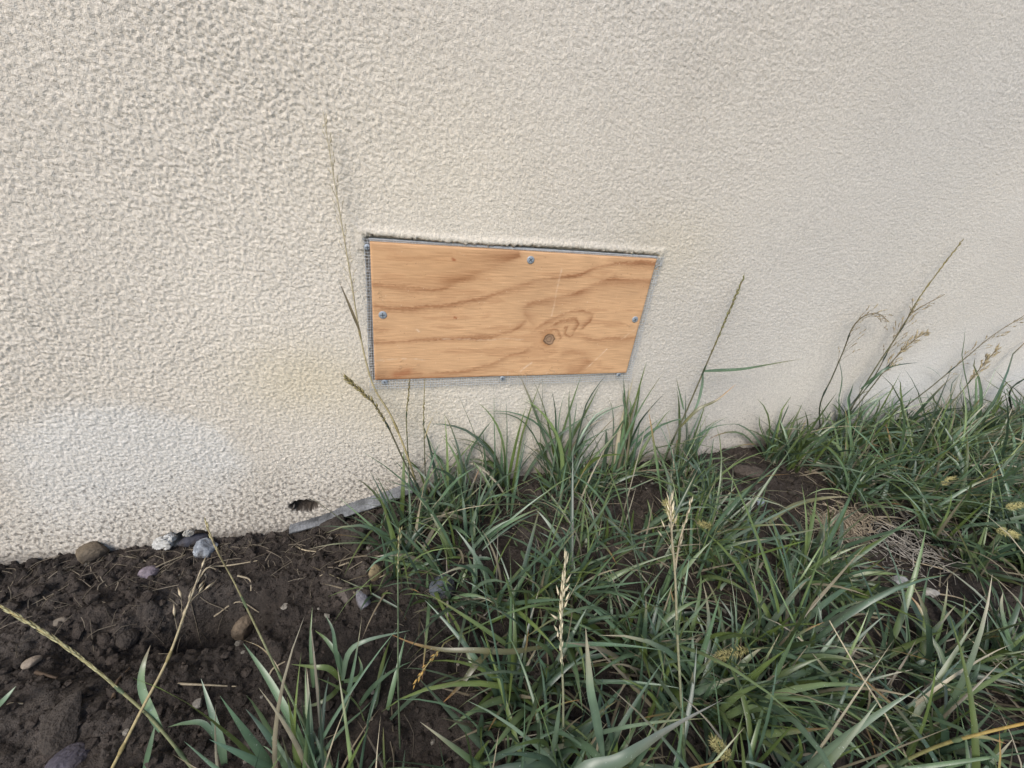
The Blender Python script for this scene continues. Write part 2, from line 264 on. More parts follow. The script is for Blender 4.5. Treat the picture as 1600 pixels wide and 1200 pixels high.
def thing(name, loc, label, cat, group=None):
    o = bpy.data.objects.new(name, None); COL.objects.link(o); o.location = loc; o.empty_display_size = .02
    return tag(o, label, cat, group)
def grid_faces(n, m):
    i = np.arange(n-1)[:, None]*m+np.arange(m-1)[None, :]; i = i.ravel()
    return np.stack([i, i+m, i+m+1, i+1], 1)
class MB:
    """collects shapes with colours into one mesh"""
    def __init__(s): s.V = []; s.T = []; s.Q = []; s.C = []; s.n = 0
    def add(s, V, F, c):
        V = np.asarray(V, float); F = np.asarray(F)
        (s.T if F.shape[1] == 3 else s.Q).append(F+s.n); s.V.append(V)
        c = np.asarray(c, float); s.C.append(np.broadcast_to(c, (len(V), 3))); s.n += len(V)
    def build(s, name, mat, smooth_=True):
        Fs = []
        if s.T: Fs.append(np.concatenate(s.T))
        if s.Q: Fs.append(np.concatenate(s.Q))
        return mesh(name, np.concatenate(s.V), Fs, mat, np.concatenate(s.C), smooth_)
def spline(P, n):
    """Catmull-Rom through the points, n samples"""
    P = np.asarray(P, float); P = np.vstack([2*P[0]-P[1], P, 2*P[-1]-P[-2]]); m = len(P)-3
    t = np.linspace(0, m, n); i = np.minimum(t.astype(int), m-1); f = (t-i)[:, None]
    a, b, c, d = P[i], P[i+1], P[i+2], P[i+3]
    return .5*(2*b+(c-a)*f+(2*a-5*b+4*c-d)*f**2+(3*b-a-3*c+d)*f**3)
def unit(a): return a/np.maximum(np.linalg.norm(a, axis=-1, keepdims=True), 1e-9)
def tube(mb, C, r, c, k=5):
    C = np.asarray(C, float); n = len(C); r = np.broadcast_to(r, n); T = unit(np.gradient(C, axis=0))
    up = np.array([.3, -1, .2]); A = unit(np.cross(T, up)); B = np.cross(T, A)
    th = np.arange(k)*2*math.pi/k
    V = C[:, None]+r[:, None, None]*(np.cos(th)[None, :, None]*A[:, None]+np.sin(th)[None, :, None]*B[:, None])
    i = np.arange(n-1)[:, None]*k; j = np.arange(k)[None, :]; j1 = (j+1) % k
    F = np.stack([i+j, i+j1, i+k+j1, i+k+j], -1).reshape(-1, 4)
    c = np.asarray(c, float); c = np.repeat(np.broadcast_to(c, (n, 3)), k, 0)
    mb.add(V.reshape(-1, 3), F, c)
def ribbon(mb, C, w, side, c, fold=.25):
    """leaf blade: centre line C (n,3), widths w (n), side directions, folded along the midrib"""
    C = np.asarray(C, float); n = len(C); T = unit(np.gradient(C, axis=0)); S = unit(side-T*np.sum(side*T, 1, keepdims=True)); N = np.cross(S, T)
    w = np.asarray(w)[:, None]/2
    V = np.stack([C-S*w+N*w*fold, C, C+S*w+N*w*fold], 1).reshape(-1, 3)
    i = np.arange(n-1)[:, None]*3; j = np.array([0, 1])[None, :]
    F = np.stack([i+j, i+j+1, i+j+4, i+j+3], -1).reshape(-1, 4)
    mb.add(V, F, (np.broadcast_to(c, (n, 3))[:, None]*np.array([.92, 1.16, .97])[None, :, None]).reshape(-1, 3))
def wprof(t, tip=2.2, base=.55):
    return np.minimum(base+(1-base)*np.minimum(t/.3, 1), 1)*np.clip(1-t**tip, .02, 1)
def leaf(mb, P, w, c0, c1=None, n=12, up=(0, -.5, .85), tip=2.2, twist=0., fold=.25, base=.55):
    C = spline(P, n); t = np.linspace(0, 1, n); T = unit(np.gradient(C, axis=0))
    S = np.cross(T, np.array(up, float)); S = unit(S); N = np.cross(S, T); a = (twist*t)[:, None]
    S = S*np.cos(a)+N*np.sin(a)
    c0 = np.array(c0); c1 = c0 if c1 is None else np.array(c1); k = smooth(.55, 1, t)[:, None]
    ribbon(mb, C, w*wprof(t, tip, base), S, c0*(1-k)+c1*k, fold)
ICO = None
def ico(sub=1):
    bm = bmesh.new(); bmesh.ops.create_icosphere(bm, subdivisions=sub, radius=1)
    V = np.array([v.co[:] for v in bm.verts]); F = np.array([[v.index for v in f.verts] for f in bm.faces]); bm.free(); return V, F

# ------------------------------------------------------------------ materials
def mat(name, base=(.5, .5, .5), rough=.8, attr=False, spec=.3, metal=0, bump=None, var=None, transl=0, dust=None):
    m = bpy.data.materials.new(name); m.use_nodes = True; t = m.node_tree; N = t.nodes; L = t.links
    b = N['Principled BSDF']; b.inputs['Roughness'].default_value = rough; b.inputs['Specular IOR Level'].default_value = spec; b.inputs['Metallic'].default_value = metal
    tc = N.new('ShaderNodeTexCoord')
    if attr:
        a = N.new('ShaderNodeAttribute'); a.attribute_name = 'col'; col = a.outputs['Color']
    else:
        r = N.new('ShaderNodeRGB'); r.outputs[0].default_value = (*base, 1); col = r.outputs[0]
    for (scale, lo, hi, detail) in (var or []):
        n = N.new('ShaderNodeTexNoise'); n.inputs['Scale'].default_value = scale; n.inputs['Detail'].default_value = detail; L.new(tc.outputs['Object'], n.inputs['Vector'])
        mr = N.new('ShaderNodeMapRange'); mr.inputs[1].default_value = .3; mr.inputs[2].default_value = .7; mr.inputs[3].default_value = lo; mr.inputs[4].default_value = hi; L.new(n.outputs[0], mr.inputs[0])
        mx = N.new('ShaderNodeMix'); mx.data_type = 'RGBA'; mx.blend_type = 'MULTIPLY'; mx.inputs[0].default_value = 1
        L.new(col, mx.inputs[6]); L.new(mr.outputs[0], mx.inputs[7]); col = mx.outputs[2]
    if dust:
        scale, thr, dc = dust
        n = N.new('ShaderNodeTexNoise'); n.inputs['Scale'].default_value = scale; n.inputs['Detail'].default_value = 1; L.new(tc.outputs['Object'], n.inputs['Vector'])
        mr = N.new('ShaderNodeMapRange'); mr.inputs[1].default_value = thr; mr.inputs[2].default_value = thr+.05; mr.inputs[4].default_value = .75; L.new(n.outputs[0], mr.inputs[0])
        mx = N.new('ShaderNodeMix'); mx.data_type = 'RGBA'; L.new(mr.outputs[0], mx.inputs[0]); L.new(col, mx.inputs[6]); mx.inputs[7].default_value = (*dc, 1); col = mx.outputs[2]
    L.new(col, b.inputs['Base Color'])
    h = None
    for (scale, dist, detail) in (bump or []):
        n = N.new('ShaderNodeTexNoise'); n.inputs['Scale'].default_value = scale; n.inputs['Detail'].default_value = detail; L.new(tc.outputs['Object'], n.inputs['Vector'])
        bp = N.new('ShaderNodeBump'); bp.inputs['Distance'].default_value = dist; bp.inputs['Strength'].default_value = 1; L.new(n.outputs[0], bp.inputs['Height'])
        if h: L.new(h, bp.inputs['Normal'])
        h = bp.outputs[0]
    if h: L.new(h, b.inputs['Normal'])
    if transl:
        tr = N.new('ShaderNodeBsdfTranslucent'); L.new(col, tr.inputs[0]); ms = N.new('ShaderNodeMixShader'); ms.inputs[0].default_value = transl
        L.new(b.outputs[0], ms.inputs[1]); L.new(tr.outputs[0], ms.inputs[2]); L.new(ms.outputs[0], N['Material Output'].inputs[0])
    return m
M_STUCCO = mat('stucco', rough=.92, attr=True, spec=.2, bump=[(500, .0007, 2), (1000, .0004, 2)], var=[(420, .80, 1.10, 2), (5, .97, 1.03, 3)])
M_CORE = mat('masonry', (.5, .46, .4), .95)
M_SOIL = mat('soil', rough=.82, attr=True, spec=.28, bump=[(260, .0040, 6), (1000, .0010, 3)], var=[(90, .72, 1.3, 4), (700, .7, 1.3, 2)])
M_CLOD = mat('soil_clod', rough=.85, attr=True, spec=.25, bump=[(300, .0030, 6)], var=[(300, .75, 1.25, 3)])
M_BLADE = mat('grass_blade', rough=.38, attr=True, spec=.8, transl=.25, var=[(45, .8, 1.2, 2)], dust=(620, .72, (.42, .47, .42)))
M_STRAW = mat('dry_straw', rough=.6, attr=True, spec=.3, transl=.12, var=[(300, .8, 1.15, 2)])
M_STONE = mat('stone', rough=.75, attr=True, spec=.3, bump=[(420, .0005, 4)], var=[(150, .7, 1.3, 4), (900, .85, 1.12, 2)])
M_PLY = mat('plywood_face', rough=.62, attr=True, spec=.25, bump=[(900, .00012, 2)])
M_EDGE = mat('plywood_edge', rough=.8, attr=True, spec=.2, var=[(400, .8, 1.15, 2)])
M_ZINC = mat('galvanised_metal', (.47, .49, .505), .55, metal=.2, spec=.5, var=[(140, .75, 1.1, 3)], bump=[(300, .0002, 2)])
M_WIRE = mat('galvanised_wire', (.50, .505, .50), .55, metal=.1, spec=.5)
M_SCREW = mat('zinc_screw', (.32, .355, .39), .5, metal=.25, spec=.5)
M_DARK = mat('dark_recess', (.03, .035, .04), .6)
M_FLASH = mat('flashing_metal', (.20, .205, .21), .75, metal=.2, spec=.3, var=[(45, .30, 1.25, 5), (420, .7, 1.2, 3)], bump=[(500, .0004, 3)])

# ------------------------------------------------------------------ stucco wall
def axis(a, b, s0, s1, out0, out1):
    """dense coordinates from a to b (spacing s0 -> s1), then growing steps to out0 and out1"""
    xs = [a]
    while xs[-1] < b: xs.append(xs[-1]+s0+(s1-s0)*(xs[-1]-a)/(b-a))
    s = s1
    while xs[-1] < out1: s *= 1.35; xs.append(min(xs[-1]+s, out1))
    s = s0; lo = []
    x = a
    while x > out0: s *= 1.35; x = max(x-s, out0); lo.append(x)
    return np.array(lo[::-1]+xs)
def in_poly(x, y, P):
    P = np.asarray(P)[:, :2]; c = np.zeros(np.shape(x), bool); j = len(P)-1
    for i in range(len(P)):
        a, b = P[i], P[j]; m = ((a[1] > y) != (b[1] > y)) & (x < (b[0]-a[0])*(y-a[1])/(b[1]-a[1]+1e-12)+a[0]); c ^= m; j = i
    return c
def pdist(x, z, P):
    """distance to a polyline, side (+ on its left) and the arc parameter"""
    P = np.asarray(P, float); best = np.full(np.shape(x), 1e9); side = np.zeros(np.shape(x)); par = np.zeros(np.shape(x))
    n = len(P)-1
    for i in range(n):
        a = P[i]; d = P[i+1]-a; L2 = d@d+1e-12; t = np.clip(((x-a[0])*d[0]+(z-a[1])*d[1])/L2, 0, 1)
        ex = x-a[0]-t*d[0]; ez = z-a[1]-t*d[1]; q = np.hypot(ex, ez); m = q < best
        best = np.where(m, q, best); side = np.where(m, np.sign(d[0]*ez-d[1]*ex), side); par = np.where(m, (i+t)/n, par)
    return best, side, par
xz = lambda k: np.array([(p[0], p[2]) for p in PTS[k]])
YB = -.0062; TH = .0056                                       # face of the plywood board and its thickness
bx0, bx1 = PTS['board'][0][0], PTS['board'][1][0]; bz0, bz1 = PTS['board'][2][2], PTS['board'][0][2]
X = axis(-.48, 1.45, .00105, .0026, -5, 6); Z = axis(-.012, .75, .0013, .0013, -.4, 2.9)
xx, zz = np.meshgrid(X, Z, indexing='ij')
S1 = field(1, 1024, 4.6, .8); S2 = field(2, 1024, 3.6, .4); S3 = field(3, 512, 60, .8); S4 = field(4, 512, 300, power=1.6)
c = 1/.00085
d1 = samp(S1, xx*c, zz*c); d2 = samp(S2, xx*c+13, zz*c+57)
def grains(seed, n, count, r0, r1):
    """periodic height field of round grains thrown at random, the highest one showing"""
    q = np.random.default_rng(seed); gx_, gy_ = q.uniform(0, n, count), q.uniform(0, n, count); rr = q.uniform(r0, r1, count)**1.0; top = q.uniform(.45, 1, count)
    A = np.zeros(n*n, np.float32); ix, iy = gx_.astype(int), gy_.astype(int); w = int(r1)+1
    for dx in range(-w, w+1):
        for dy in range(-w, w+1):
            d = ((ix+dx-gx_)**2+(iy+dy-gy_)**2)/rr**2; np.maximum.at(A, ((ix+dx) % n)*n+(iy+dy) % n, (top*np.sqrt(np.clip(1-d, 0, 1))).astype(np.float32))
    return A.reshape(n, n)
GR = grains(17, 1600, 52000, 2.3, 5.2); gs = 1/.00025
h = 2.1*(samp(GR, xx*gs, zz*gs)-.52)+.30*d1+.15*d2          # thrown grains with pits left between them
lum = 1+.12*samp(S3, xx*120, zz*120)
fade = smooth(-1.2, -.52, xx)*smooth(2.2, 1.5, xx)*smooth(1.3, .77, zz)
near_panel = smooth(.05, .0, np.maximum(np.maximum(bx0-xx, xx-bx1), np.maximum(bz0-zz, zz-bz1)))
y = -.00062*h*lum*fade*(1-.25*near_panel)*(1+.22*smooth(.10, -.20, xx)-.40*smooth(.0, .8, xx))
y += -.0006*samp(S3, xx*45, zz*45)*fade                       # hand-trowelled unevenness
dg = (xx*.80+zz*.60); dh = (-xx*.60+zz*.80)
y += -.0009*samp(S3, dg*14, dh*50+90)*fade
base_flare = smooth(.10, -.02, zz-macro(xx, 0*xx))*smooth(.1, -.2, xx)
y += -.007*base_flare
# shallow pocket in which the vent frame sits; the stucco lip is ragged
rag = .0012*samp(S3, xx*150+31, zz*150)+.0009*samp(S1, xx*700, zz*700)
sd_ = np.maximum(np.maximum(bx0-.0026-xx, xx-bx1-.0035), np.maximum(bz0-.002-zz, zz-bz1-.0036))+rag
pocket = smooth(.0006, -.0012, sd_)
lip = np.exp(-((sd_-.004)/.004)**2)*(zz > bz1-.01)
y = y*(1-pocket)+pocket*.0060-lip*.0022
# a hole knocked in the stucco, and the broken edge lower left
hx, hz = PTS['hole'][0][0], PTS['hole'][0][2]
hd = np.sqrt(((xx-hx)/.0190)**2+((zz-hz+.12*(xx-hx))/.0108)**2)+.16*samp(S3, xx*260+9, zz*260)+.10*samp(S1, xx*700, zz*700)
hole = smooth(1.08, .80, hd); y = y*(1-hole)+hole*(.0085+.0012*d1)
cx, cz = PTS['chip'][0][0], PTS['chip'][0][2]
cd = np.sqrt(((xx-cx-.012)/.020)**2+((zz-cz+.006)/.011)**2)+.18*samp(S3, xx*240+70, zz*240)
chip = smooth(1.05, .8, cd); y += chip*.012
# colour: beige paint, lime bloom, yellowish wash, soil splash
col = np.empty(xx.shape+(3,)); col[:] = (.632, .574, .490)
big = samp(S4, xx*130, zz*130); mid = samp(S3, xx*30+200, zz*30)
col *= (1+.045*big+.025*mid)[..., None]
pd, ps, _ = pdist(xx, zz, np.vstack([xz('white_patch'), xz('white_patch')[:1]]))
inside = in_poly(xx, zz, xz('white_patch')); sdp = np.where(inside, pd, -pd)+.020*samp(S3, xx*60, zz*60)+.012*samp(S3, xx*190, zz*190)
wp = smooth(-.012, .030, sdp)*(.72+.28*samp(S3, xx*75, zz*75+40)+.15*samp(S3, xx*300, zz*300))*smooth(-.02, .12, zz-macro(xx, 0*xx))
def mixc(col, k, c): return col*(1-k[..., None])+np.array(c)*k[..., None]
col = mixc(col, np.clip(wp, 0, 1)*.46, (.71, .705, .68))
for k, s, a in (('yellow1', .05, .5), ('yellow2', .05, .55), ('yellow3', .10, .3), ('yellow4', .05, .4)):
    p = PTS[k][0]; g = np.exp(-(((xx-p[0])/(s*1.5))**2+((zz-p[2])/s)**2))*(1+.5*mid)
    col = mixc(col, np.clip(g*a, 0, .6), (.64, .55, .38))
st = samp(S3, dg*18+5, dh*75); col = mixc(col, np.clip(st-.2, 0, 1.5)*.62*smooth(.1, .5, xx), (.72, .71, .69))
col = mixc(col, np.clip(-st-.3, 0, 1.5)*.30*smooth(.1, .5, xx), (.50, .47, .43))
col = mixc(col, .55*smooth(.2, .9, xx), (.615, .580, .520))
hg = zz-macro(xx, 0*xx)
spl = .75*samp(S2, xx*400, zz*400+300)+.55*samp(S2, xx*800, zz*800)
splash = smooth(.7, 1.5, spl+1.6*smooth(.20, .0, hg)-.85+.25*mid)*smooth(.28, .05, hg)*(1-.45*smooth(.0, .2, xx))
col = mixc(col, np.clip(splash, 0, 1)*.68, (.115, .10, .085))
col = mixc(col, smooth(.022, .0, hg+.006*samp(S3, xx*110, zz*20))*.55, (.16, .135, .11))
col = mixc(col, np.clip(smooth(1.2, 1.0, hd)+chip*.8, 0, 1), (.060, .048, .038))
col = mixc(col, smooth(.3, -.3, np.abs(hd-1.0)-.15)*.0+0*hole, (.3, .3, .3))
gr = smooth(.006, .0, np.abs(sd_))*(.5+.5*samp(S2, xx*500, zz*500)); col = mixc(col, np.clip(gr, 0, 1)*.45*(zz > bz1-.03), (.20, .19, .12))
y[0, :] = y[-1, :] = .04; y[:, -1] = .04
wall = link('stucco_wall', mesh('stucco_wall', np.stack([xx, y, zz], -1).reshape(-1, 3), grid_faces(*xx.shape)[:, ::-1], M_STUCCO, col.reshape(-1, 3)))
wall.data.flip_normals()
tag(wall, 'rough beige stucco wall with pale lime bloom low on its left', 'wall')
def box(mb, a, b, c=(1, 1, 1)):
    (x0, y0, z0), (x1, y1, z1) = a, b
    V = [(x0, y0, z0), (x1, y0, z0), (x1, y1, z0), (x0, y1, z0), (x0, y0, z1), (x1, y0, z1), (x1, y1, z1), (x0, y1, z1)]
    mb.add(V, [(0, 3, 2, 1), (4, 5, 6, 7), (0, 1, 5, 4), (1, 2, 6, 5), (2, 3, 7, 6), (3, 0, 4, 7)], c)
mb = MB(); box(mb, (-4.99, .036, -.4), (5.99, .26, 2.89)); link('wall_core', mb.build('wall_core', M_CORE, False), wall)

# ------------------------------------------------------------------ soil
N1 = field(11, 512, 26, .7); N2 = field(12, 512, 9, .6); N3 = field(13, 1024, 200, power=1.35)
def soil(x, y):
    x = np.asarray(x, float); y = np.asarray(y, float)
    f = smooth(-1.5, -.55, x)*smooth(2.2, 1.6, x)*smooth(1.2, .6, -y)
    n1 = samp(N1, x*600, y*600); n2 = samp(N2, x*600, y*600+80)
    rough = .6+.7*smooth(-.4, .8, samp(N1, x*90+60, y*90))
    wet = np.exp(-(((x+.05)/.09)**2+((y+.22)/.05)**2))            # trodden smooth patch
    e = f*(1-.45*wet)
    lump = np.maximum(n1, -.6); return macro(x, y)+e*(.0028*lump*rough+.0024*np.abs(n2)*rough-.0045*np.maximum(0, .22-np.abs(n1))/.22*smooth(0, 1, n2+.4)+.0030*samp(N3, x*260, y*260))
GX = axis(-.52, 1.55, .0019, .0034, -60, 60); GY = axis(-.52, .012, .0022, .0019, -60, 40)
gx, gy = np.meshgrid(GX, GY, indexing='ij'); gz = soil(gx, gy)
gc = np.empty(gx.shape+(3,)); gc[:] = (.037, .0290, .0235)
t1 = samp(N1, gx*70+9, gy*70); t2 = samp(N3, gx*300+400, gy*300)
gc = gc*(1+.20*t1+.16*t2)[..., None]
dry = smooth(.2, 1.4, samp(N1, gx*120, gy*120+33)+.5*t2); gc = gc*(1-dry[..., None]*.4)+np.array((.088, .075, .064))*dry[..., None]*.4
ground = link('soil_ground', mesh('soil_ground', np.stack([gx, gy, gz], -1).reshape(-1, 3), grid_faces(*gx.shape), M_SOIL, gc.reshape(-1, 3)))
ground.name = 'ground'; tag(ground, 'dark damp crumbly soil along the foot of the wall', None, None, 'structure')
IV1, IF1 = ico(1); IV2, IF2 = ico(2); IV3, IF3 = ico(4)
def lumpy(V, r, amp=.3, k=6, flat=0):
    """irregular radial scaling of unit vectors, optionally with cut facets"""
    D = r.standard_normal((k, 3)); D = unit(D); s = 1+amp*np.sin(V@D.T*r.uniform(1, 3, k)+r.uniform(0, 6, k)).mean(1)
    W = V*s[:, None]
    for _ in range(flat):
        n = unit(r.standard_normal(3)); o = r.uniform(.55, .8); d = W@n; W = W-np.maximum(d-o, 0)[:, None]*n*.9
    return W
# loose crumbs
mb = MB(); r = np.random.default_rng(21)
CR = [lumpy(IV1, r, .9, 4, 2) for _ in range(24)]
for i in range(13000):
    x = r.uniform(-.5, .72) if r.random() < .8 else r.uniform(.4, 1.3); yy = -r.uniform(0, 1)**1.15*.46-.004
    if x > .1 and r.random() < .6: continue
    s = .0010*np.exp(abs(r.normal(0, .75))); s = min(s, .0075)
    V = CR[r.integers(24)]*np.array([s*r.uniform(.8, 1.4), s, s*.75]); a = r.uniform(0, 6.3); ca, sa = math.cos(a), math.sin(a)
    V = V@np.array([[ca, sa, 0], [-sa, ca, 0], [0, 0, 1]])+(x, yy, float(soil(x, yy))+s*.25)
    q = r.uniform(.7, 1.5); cc = np.array((.038, .030, .0245))*q
    if r.random() < .02: cc = np.array((.20, .18, .15))*r.uniform(.6, 1.4)
    mb.add(V, IF1, cc)
o = link('soil_crumbs', mb.build('soil_crumbs', M_CLOD, False)); tag(o, 'loose crumbs and grit scattered over the dark soil', None, None, 'stuff')

# ------------------------------------------------------------------ vent frame, wire mesh and plywood board
vf = thing('vent_frame', (bx0, .006, bz0), 'galvanised vent frame behind the plywood board, showing as a thin metal rim', 'vent frame')
mb = MB(); W1 = .007
fx0, fx1, fz0, fz1 = bx0-.0012, bx1+.0025, bz0-.0015, bz1+.0030
box(mb, (fx0, -.0008, fz1-W1), (fx1, .0055, fz1)); link('top_flange', mb.build('top_flange', M_ZINC, False), vf)
mb = MB(); box(mb, (fx0, -.0005, fz0), (fx0+.006, .0055, fz1-W1)); link('side_flange', mb.build('side_flange', M_ZINC, False), vf)
mb = MB(); box(mb, (fx1-.006, -.0005, fz0), (fx1, .0055, fz1-W1)); link('side_flange', mb.build('side_flange', M_ZINC, False), vf)
mb = MB(); box(mb, (fx0+.006, -.0005, fz0), (fx1-.006, .0055, fz0+.012)); link('bottom_flange', mb.build('bottom_flange', M_ZINC, False), vf)
def disc(mb, c, r, dome, k=16, ny=-1):
    """domed head facing -y"""
    V = [(c[0], c[1]-dome, c[2])]; F3 = []; F4 = []
    for (q, d) in ((.45, dome*.92), (.85, dome*.6), (1, 0), (.96, -.0012)):
        V += [(c[0]+q*r*math.cos(a), c[1]-d, c[2]+q*r*math.sin(a)) for a in np.arange(k)*2*math.pi/k]
    T = [(0, 1+(j+1) % k, 1+j) for j in range(k)]; b0 = mb.n
    mb.add(V, T, (1, 1, 1)); Q = []
    for i in range(3):
        for j in range(k): Q.append((1+i*k+j, 1+i*k+(j+1) % k, 1+(i+1)*k+(j+1) % k, 1+(i+1)*k+j))
    mb.Q.append(np.array(Q)+b0)
def cross(mb, c, r, ang, d):
    for a in (ang, ang+math.pi/2):
        u = np.array([math.cos(a), 0, math.sin(a)])*r; w = np.array([-math.sin(a), 0, math.cos(a)])*r*.24; e = np.array([0, -d, 0]); c_ = np.array(c)
        V = [c_-u-w*.5, c_+u-w*.5, c_+u+w*.5, c_-u+w*.5]; V += [v+e for v in V]
        mb.add(np.array(V), [(0, 3, 2, 1), (4, 5, 6, 7), (0, 1, 5, 4), (1, 2, 6, 5), (2, 3, 7, 6), (3, 0, 4, 7)], (1, 1, 1)); c = c_+np.array([0, -.00005, 0])
def screw(parent, p, yf, r, ang, dome=.0005):
    mb = MB(); disc(mb, (p[0], yf, p[2]), r, dome); s = link('screw', mb.build('screw', M_SCREW), parent)
    mb = MB(); cross(mb, (p[0], yf-dome+.0001, p[2]), r*.58, ang, .00025); k = link('cross_recess', mb.build('cross_recess', M_DARK, False)); k.parent = s
    k.location = (0, 0, 0)
    return s
for i, p in enumerate(PTS['bolts']): screw(vf, p, -.0045, .0038, .4+i, .0010)
screw(vf, PTS['corner'][0], -.0035, .0036, .2, .0012)

wm = thing('wire_mesh', (bx0, -.001, bz0), 'fine galvanised wire mesh sticking out from under the plywood board', 'wire mesh')
mb = MB(); r = np.random.default_rng(5); P = .0034; mz0, mz1, mx0, mx1 = bz0-.0135, bz1+.0025, bx0-.0058, bx1+.0105
def my(x, z): return -.0012-.0034*smooth(bz0+.006, bz0-.006, z)-.0007*(1+np.sin(x*31))*smooth(bz0+.02, bz0-.012, z)-.0022*smooth(bx1-.004, bx1+.006, x)-.0022*smooth(bx0+.002, bx0-.005, x)
x = mx0
while x < mx1:
    lo = mz0-r.uniform(-.001, .003); hi = mz1-r.uniform(0, .003); z = np.linspace(lo, hi, 14); tube(mb, np.stack([x+.0006*np.sin(z*40+x*9), my(x, z), z], 1), .00036, (1, 1, 1), 4); x += P
z = mz0+.002
while z < mz1:
    xs = np.linspace(mx0-r.uniform(0, .002), mx1+r.uniform(-.003, .002), 40); tube(mb, np.stack([xs, my(xs, z)-.0004, z+.0005*np.sin(xs*23+z*50)], 1), .00036, (1, 1, 1), 4); z += P
o = link('mesh_wires', mb.build('mesh_wires', M_WIRE), wm); o['kind'] = 'stuff'
mb = MB(); cp = np.array(PTS['corner2'][0])
for k in range(9):
    a = r.uniform(.2, 2.2); L = r.uniform(.006, .016); q = cp+np.array([r.uniform(-.004, .003), -.002, r.uniform(-.006, .004)])
    tube(mb, spline([q, q+L*.5*np.array([math.cos(a), -.3, math.sin(a)]), q+L*np.array([math.cos(a+.6), -.3, math.sin(a+.6)])], 6), .00028, (1, 1, 1), 4)
link('loose_wire_ends', mb.build('loose_wire_ends', M_WIRE), wm)

pb = thing('plywood_board', (bx0, YB+TH, bz0), 'tan plywood board with a knot, screwed over the wall vent', 'plywood board')
nu, nv = 400, 200
u = np.linspace(bx0, bx1, nu); v = np.linspace(bz0, bz1, nv); uu, vv = np.meshgrid(u, v, indexing='ij')
A1 = field(31, 512, 40, .8); A2 = field(32, 512, 8, .7); A3 = field(33, 512, 200, power=1.5)
# fibres run along the board: noise stretched along x
fib = samp(A2, uu*180, vv*2600); fib2 = samp(A1, uu*130, vv*1500); blot = samp(A3, uu*500, vv*700)
jx = .0012*samp(A1, uu*420, vv*1500)+.0007*samp(A2, uu*900, vv*2500)
ux, vx = uu, vv+jx
dark = np.zeros(uu.shape)
def band(name, amp, up, dn, e0=.06, e1=.06):
    """up / dn: fade distance above and below the line (latewood is sharp on one side)"""
    global dark
    d, s, t = pdist(ux, vx, xz(name)); w = 1.25*np.where(s > 0, up, dn)
    end = smooth(0, e0, t)*smooth(1, 1-e1, t) if e0 else 1
    dark = np.maximum(dark, amp*np.exp(-(d/w)**1.3)*(.35+.65*end if e0 else 1)*(.85+.25*fib2))
band('b0', .80, .016, .0035, .3, .02); band('b1', .85, .003, .0042, .02, .3); band('b2', .80, .0022, .0040, .01, .01); band('b3', .85, .0020, .0085, .05, .01)
band('b4', .75, .0030, .0022, .01, .05); band('b5', .65, .0016, .0050, .2, .2); band('b6', .85, .004, .006, .01, .2); band('b7', .85, .0020, .0050, .2, .01); band('b8', .6, .003, .003, .01, .3)
band('b9', .75, .006, .0105, .1, .1); band('l1', 1.0, .0014, .0046, .2, .05); band('l2', 1.0, .0012, .0040, .2, .1); band('l3', .9, .0010, .0022, .1, .1); band('l4', .8, .0012, .0030, .2, .2); band('l5', .7, .0016, .0016, .2, .2)
dark = np.maximum(dark, .35*smooth(.4, 1.6, fib2+.7*blot))
base = np.array((.618, .372, .198)); dk = np.array((.315, .146, .066))
pc = np.empty(uu.shape+(3,)); pc[:] = base
pc *= (1+.048*fib+.035*blot+.022*fib2)[..., None]
pc = mixc(pc, np.clip(dark, 0, 1)*.95, dk)
top_dry = np.exp(-((vv-bz1+.02)/.03)**2)*np.exp(-((uu-bx0-.07)/.08)**2); pc = mixc(pc, .25*top_dry, (.52, .27, .11))
pale = np.array((.72, .53, .36))
for k, a, w in (('p1', .55, .0009), ('p2', .7, .0007), ('p3', .6, .0007), ('p4', .6, .0008), ('p5', .45, .0008), ('p6', .8, .0010), ('p7', .8, .0010), ('p8', .5, .0006), ('p9', .8, .0009)):
    d, s, t = pdist(uu, vv+.6*jx, xz(k)); pc = mixc(pc, np.clip(a*np.exp(-(d/w)**2)*(.75+.4*samp(A2, uu*700, vv*700)), 0, 1), pale)
for k, a, w in (('r1', .8, .0013), ('r2', .8, .0009), ('r3', .5, .005), ('r4', .45, .0016)):
    d, s, t = pdist(uu, vv+.5*jx, xz(k)); pc = mixc(pc, a*np.exp(-(d/w)**2), (.30, .085, .03))
kx, kz = xz('knot')[0]; kr = abs(xz('knotr')[0][0]-kx)*.92
kd = np.hypot(uu-kx, (vv-kz)*1.02)/kr+.06*samp(A2, uu*900, vv*900)
pc = mixc(pc, .75*smooth(2.0, 1.0, kd)*smooth(-.3, .6, (kx-uu)/kr+.6), (.42, .20, .085))
pc = mixc(pc, smooth(1.08, .92, kd), np.array((.36, .225, .135)))
pc = mixc(pc, .9*np.exp(-((kd-1)/.11)**2), (.035, .024, .018)); pc = mixc(pc, .55*np.exp(-((kd-.5)/.14)**2), (.10, .06, .04)); 
sp = samp(A2, uu*1900, vv*1900); pc = mixc(pc, smooth(2.5, 3.0, sp)*.7, pale); pc = mixc(pc, smooth(2.6, 3.0, -sp)*.6, (.14, .06, .03))
py = YB-.00006*fib*(1+dark)-.00015*dark+.0004*smooth(1, .6, kd)-.00012*samp(A3, uu*150, vv*150)
e = np.minimum(np.minimum(uu-bx0, bx1-uu), np.minimum(vv-bz0, bz1-vv)); py = py+.0009*np.exp(-e/.0008)
link('face_veneer', mesh('face_veneer', np.stack([uu, py, vv], -1).reshape(-1, 3), grid_faces(nu, nv), M_PLY, pc.reshape(-1, 3)), pb)
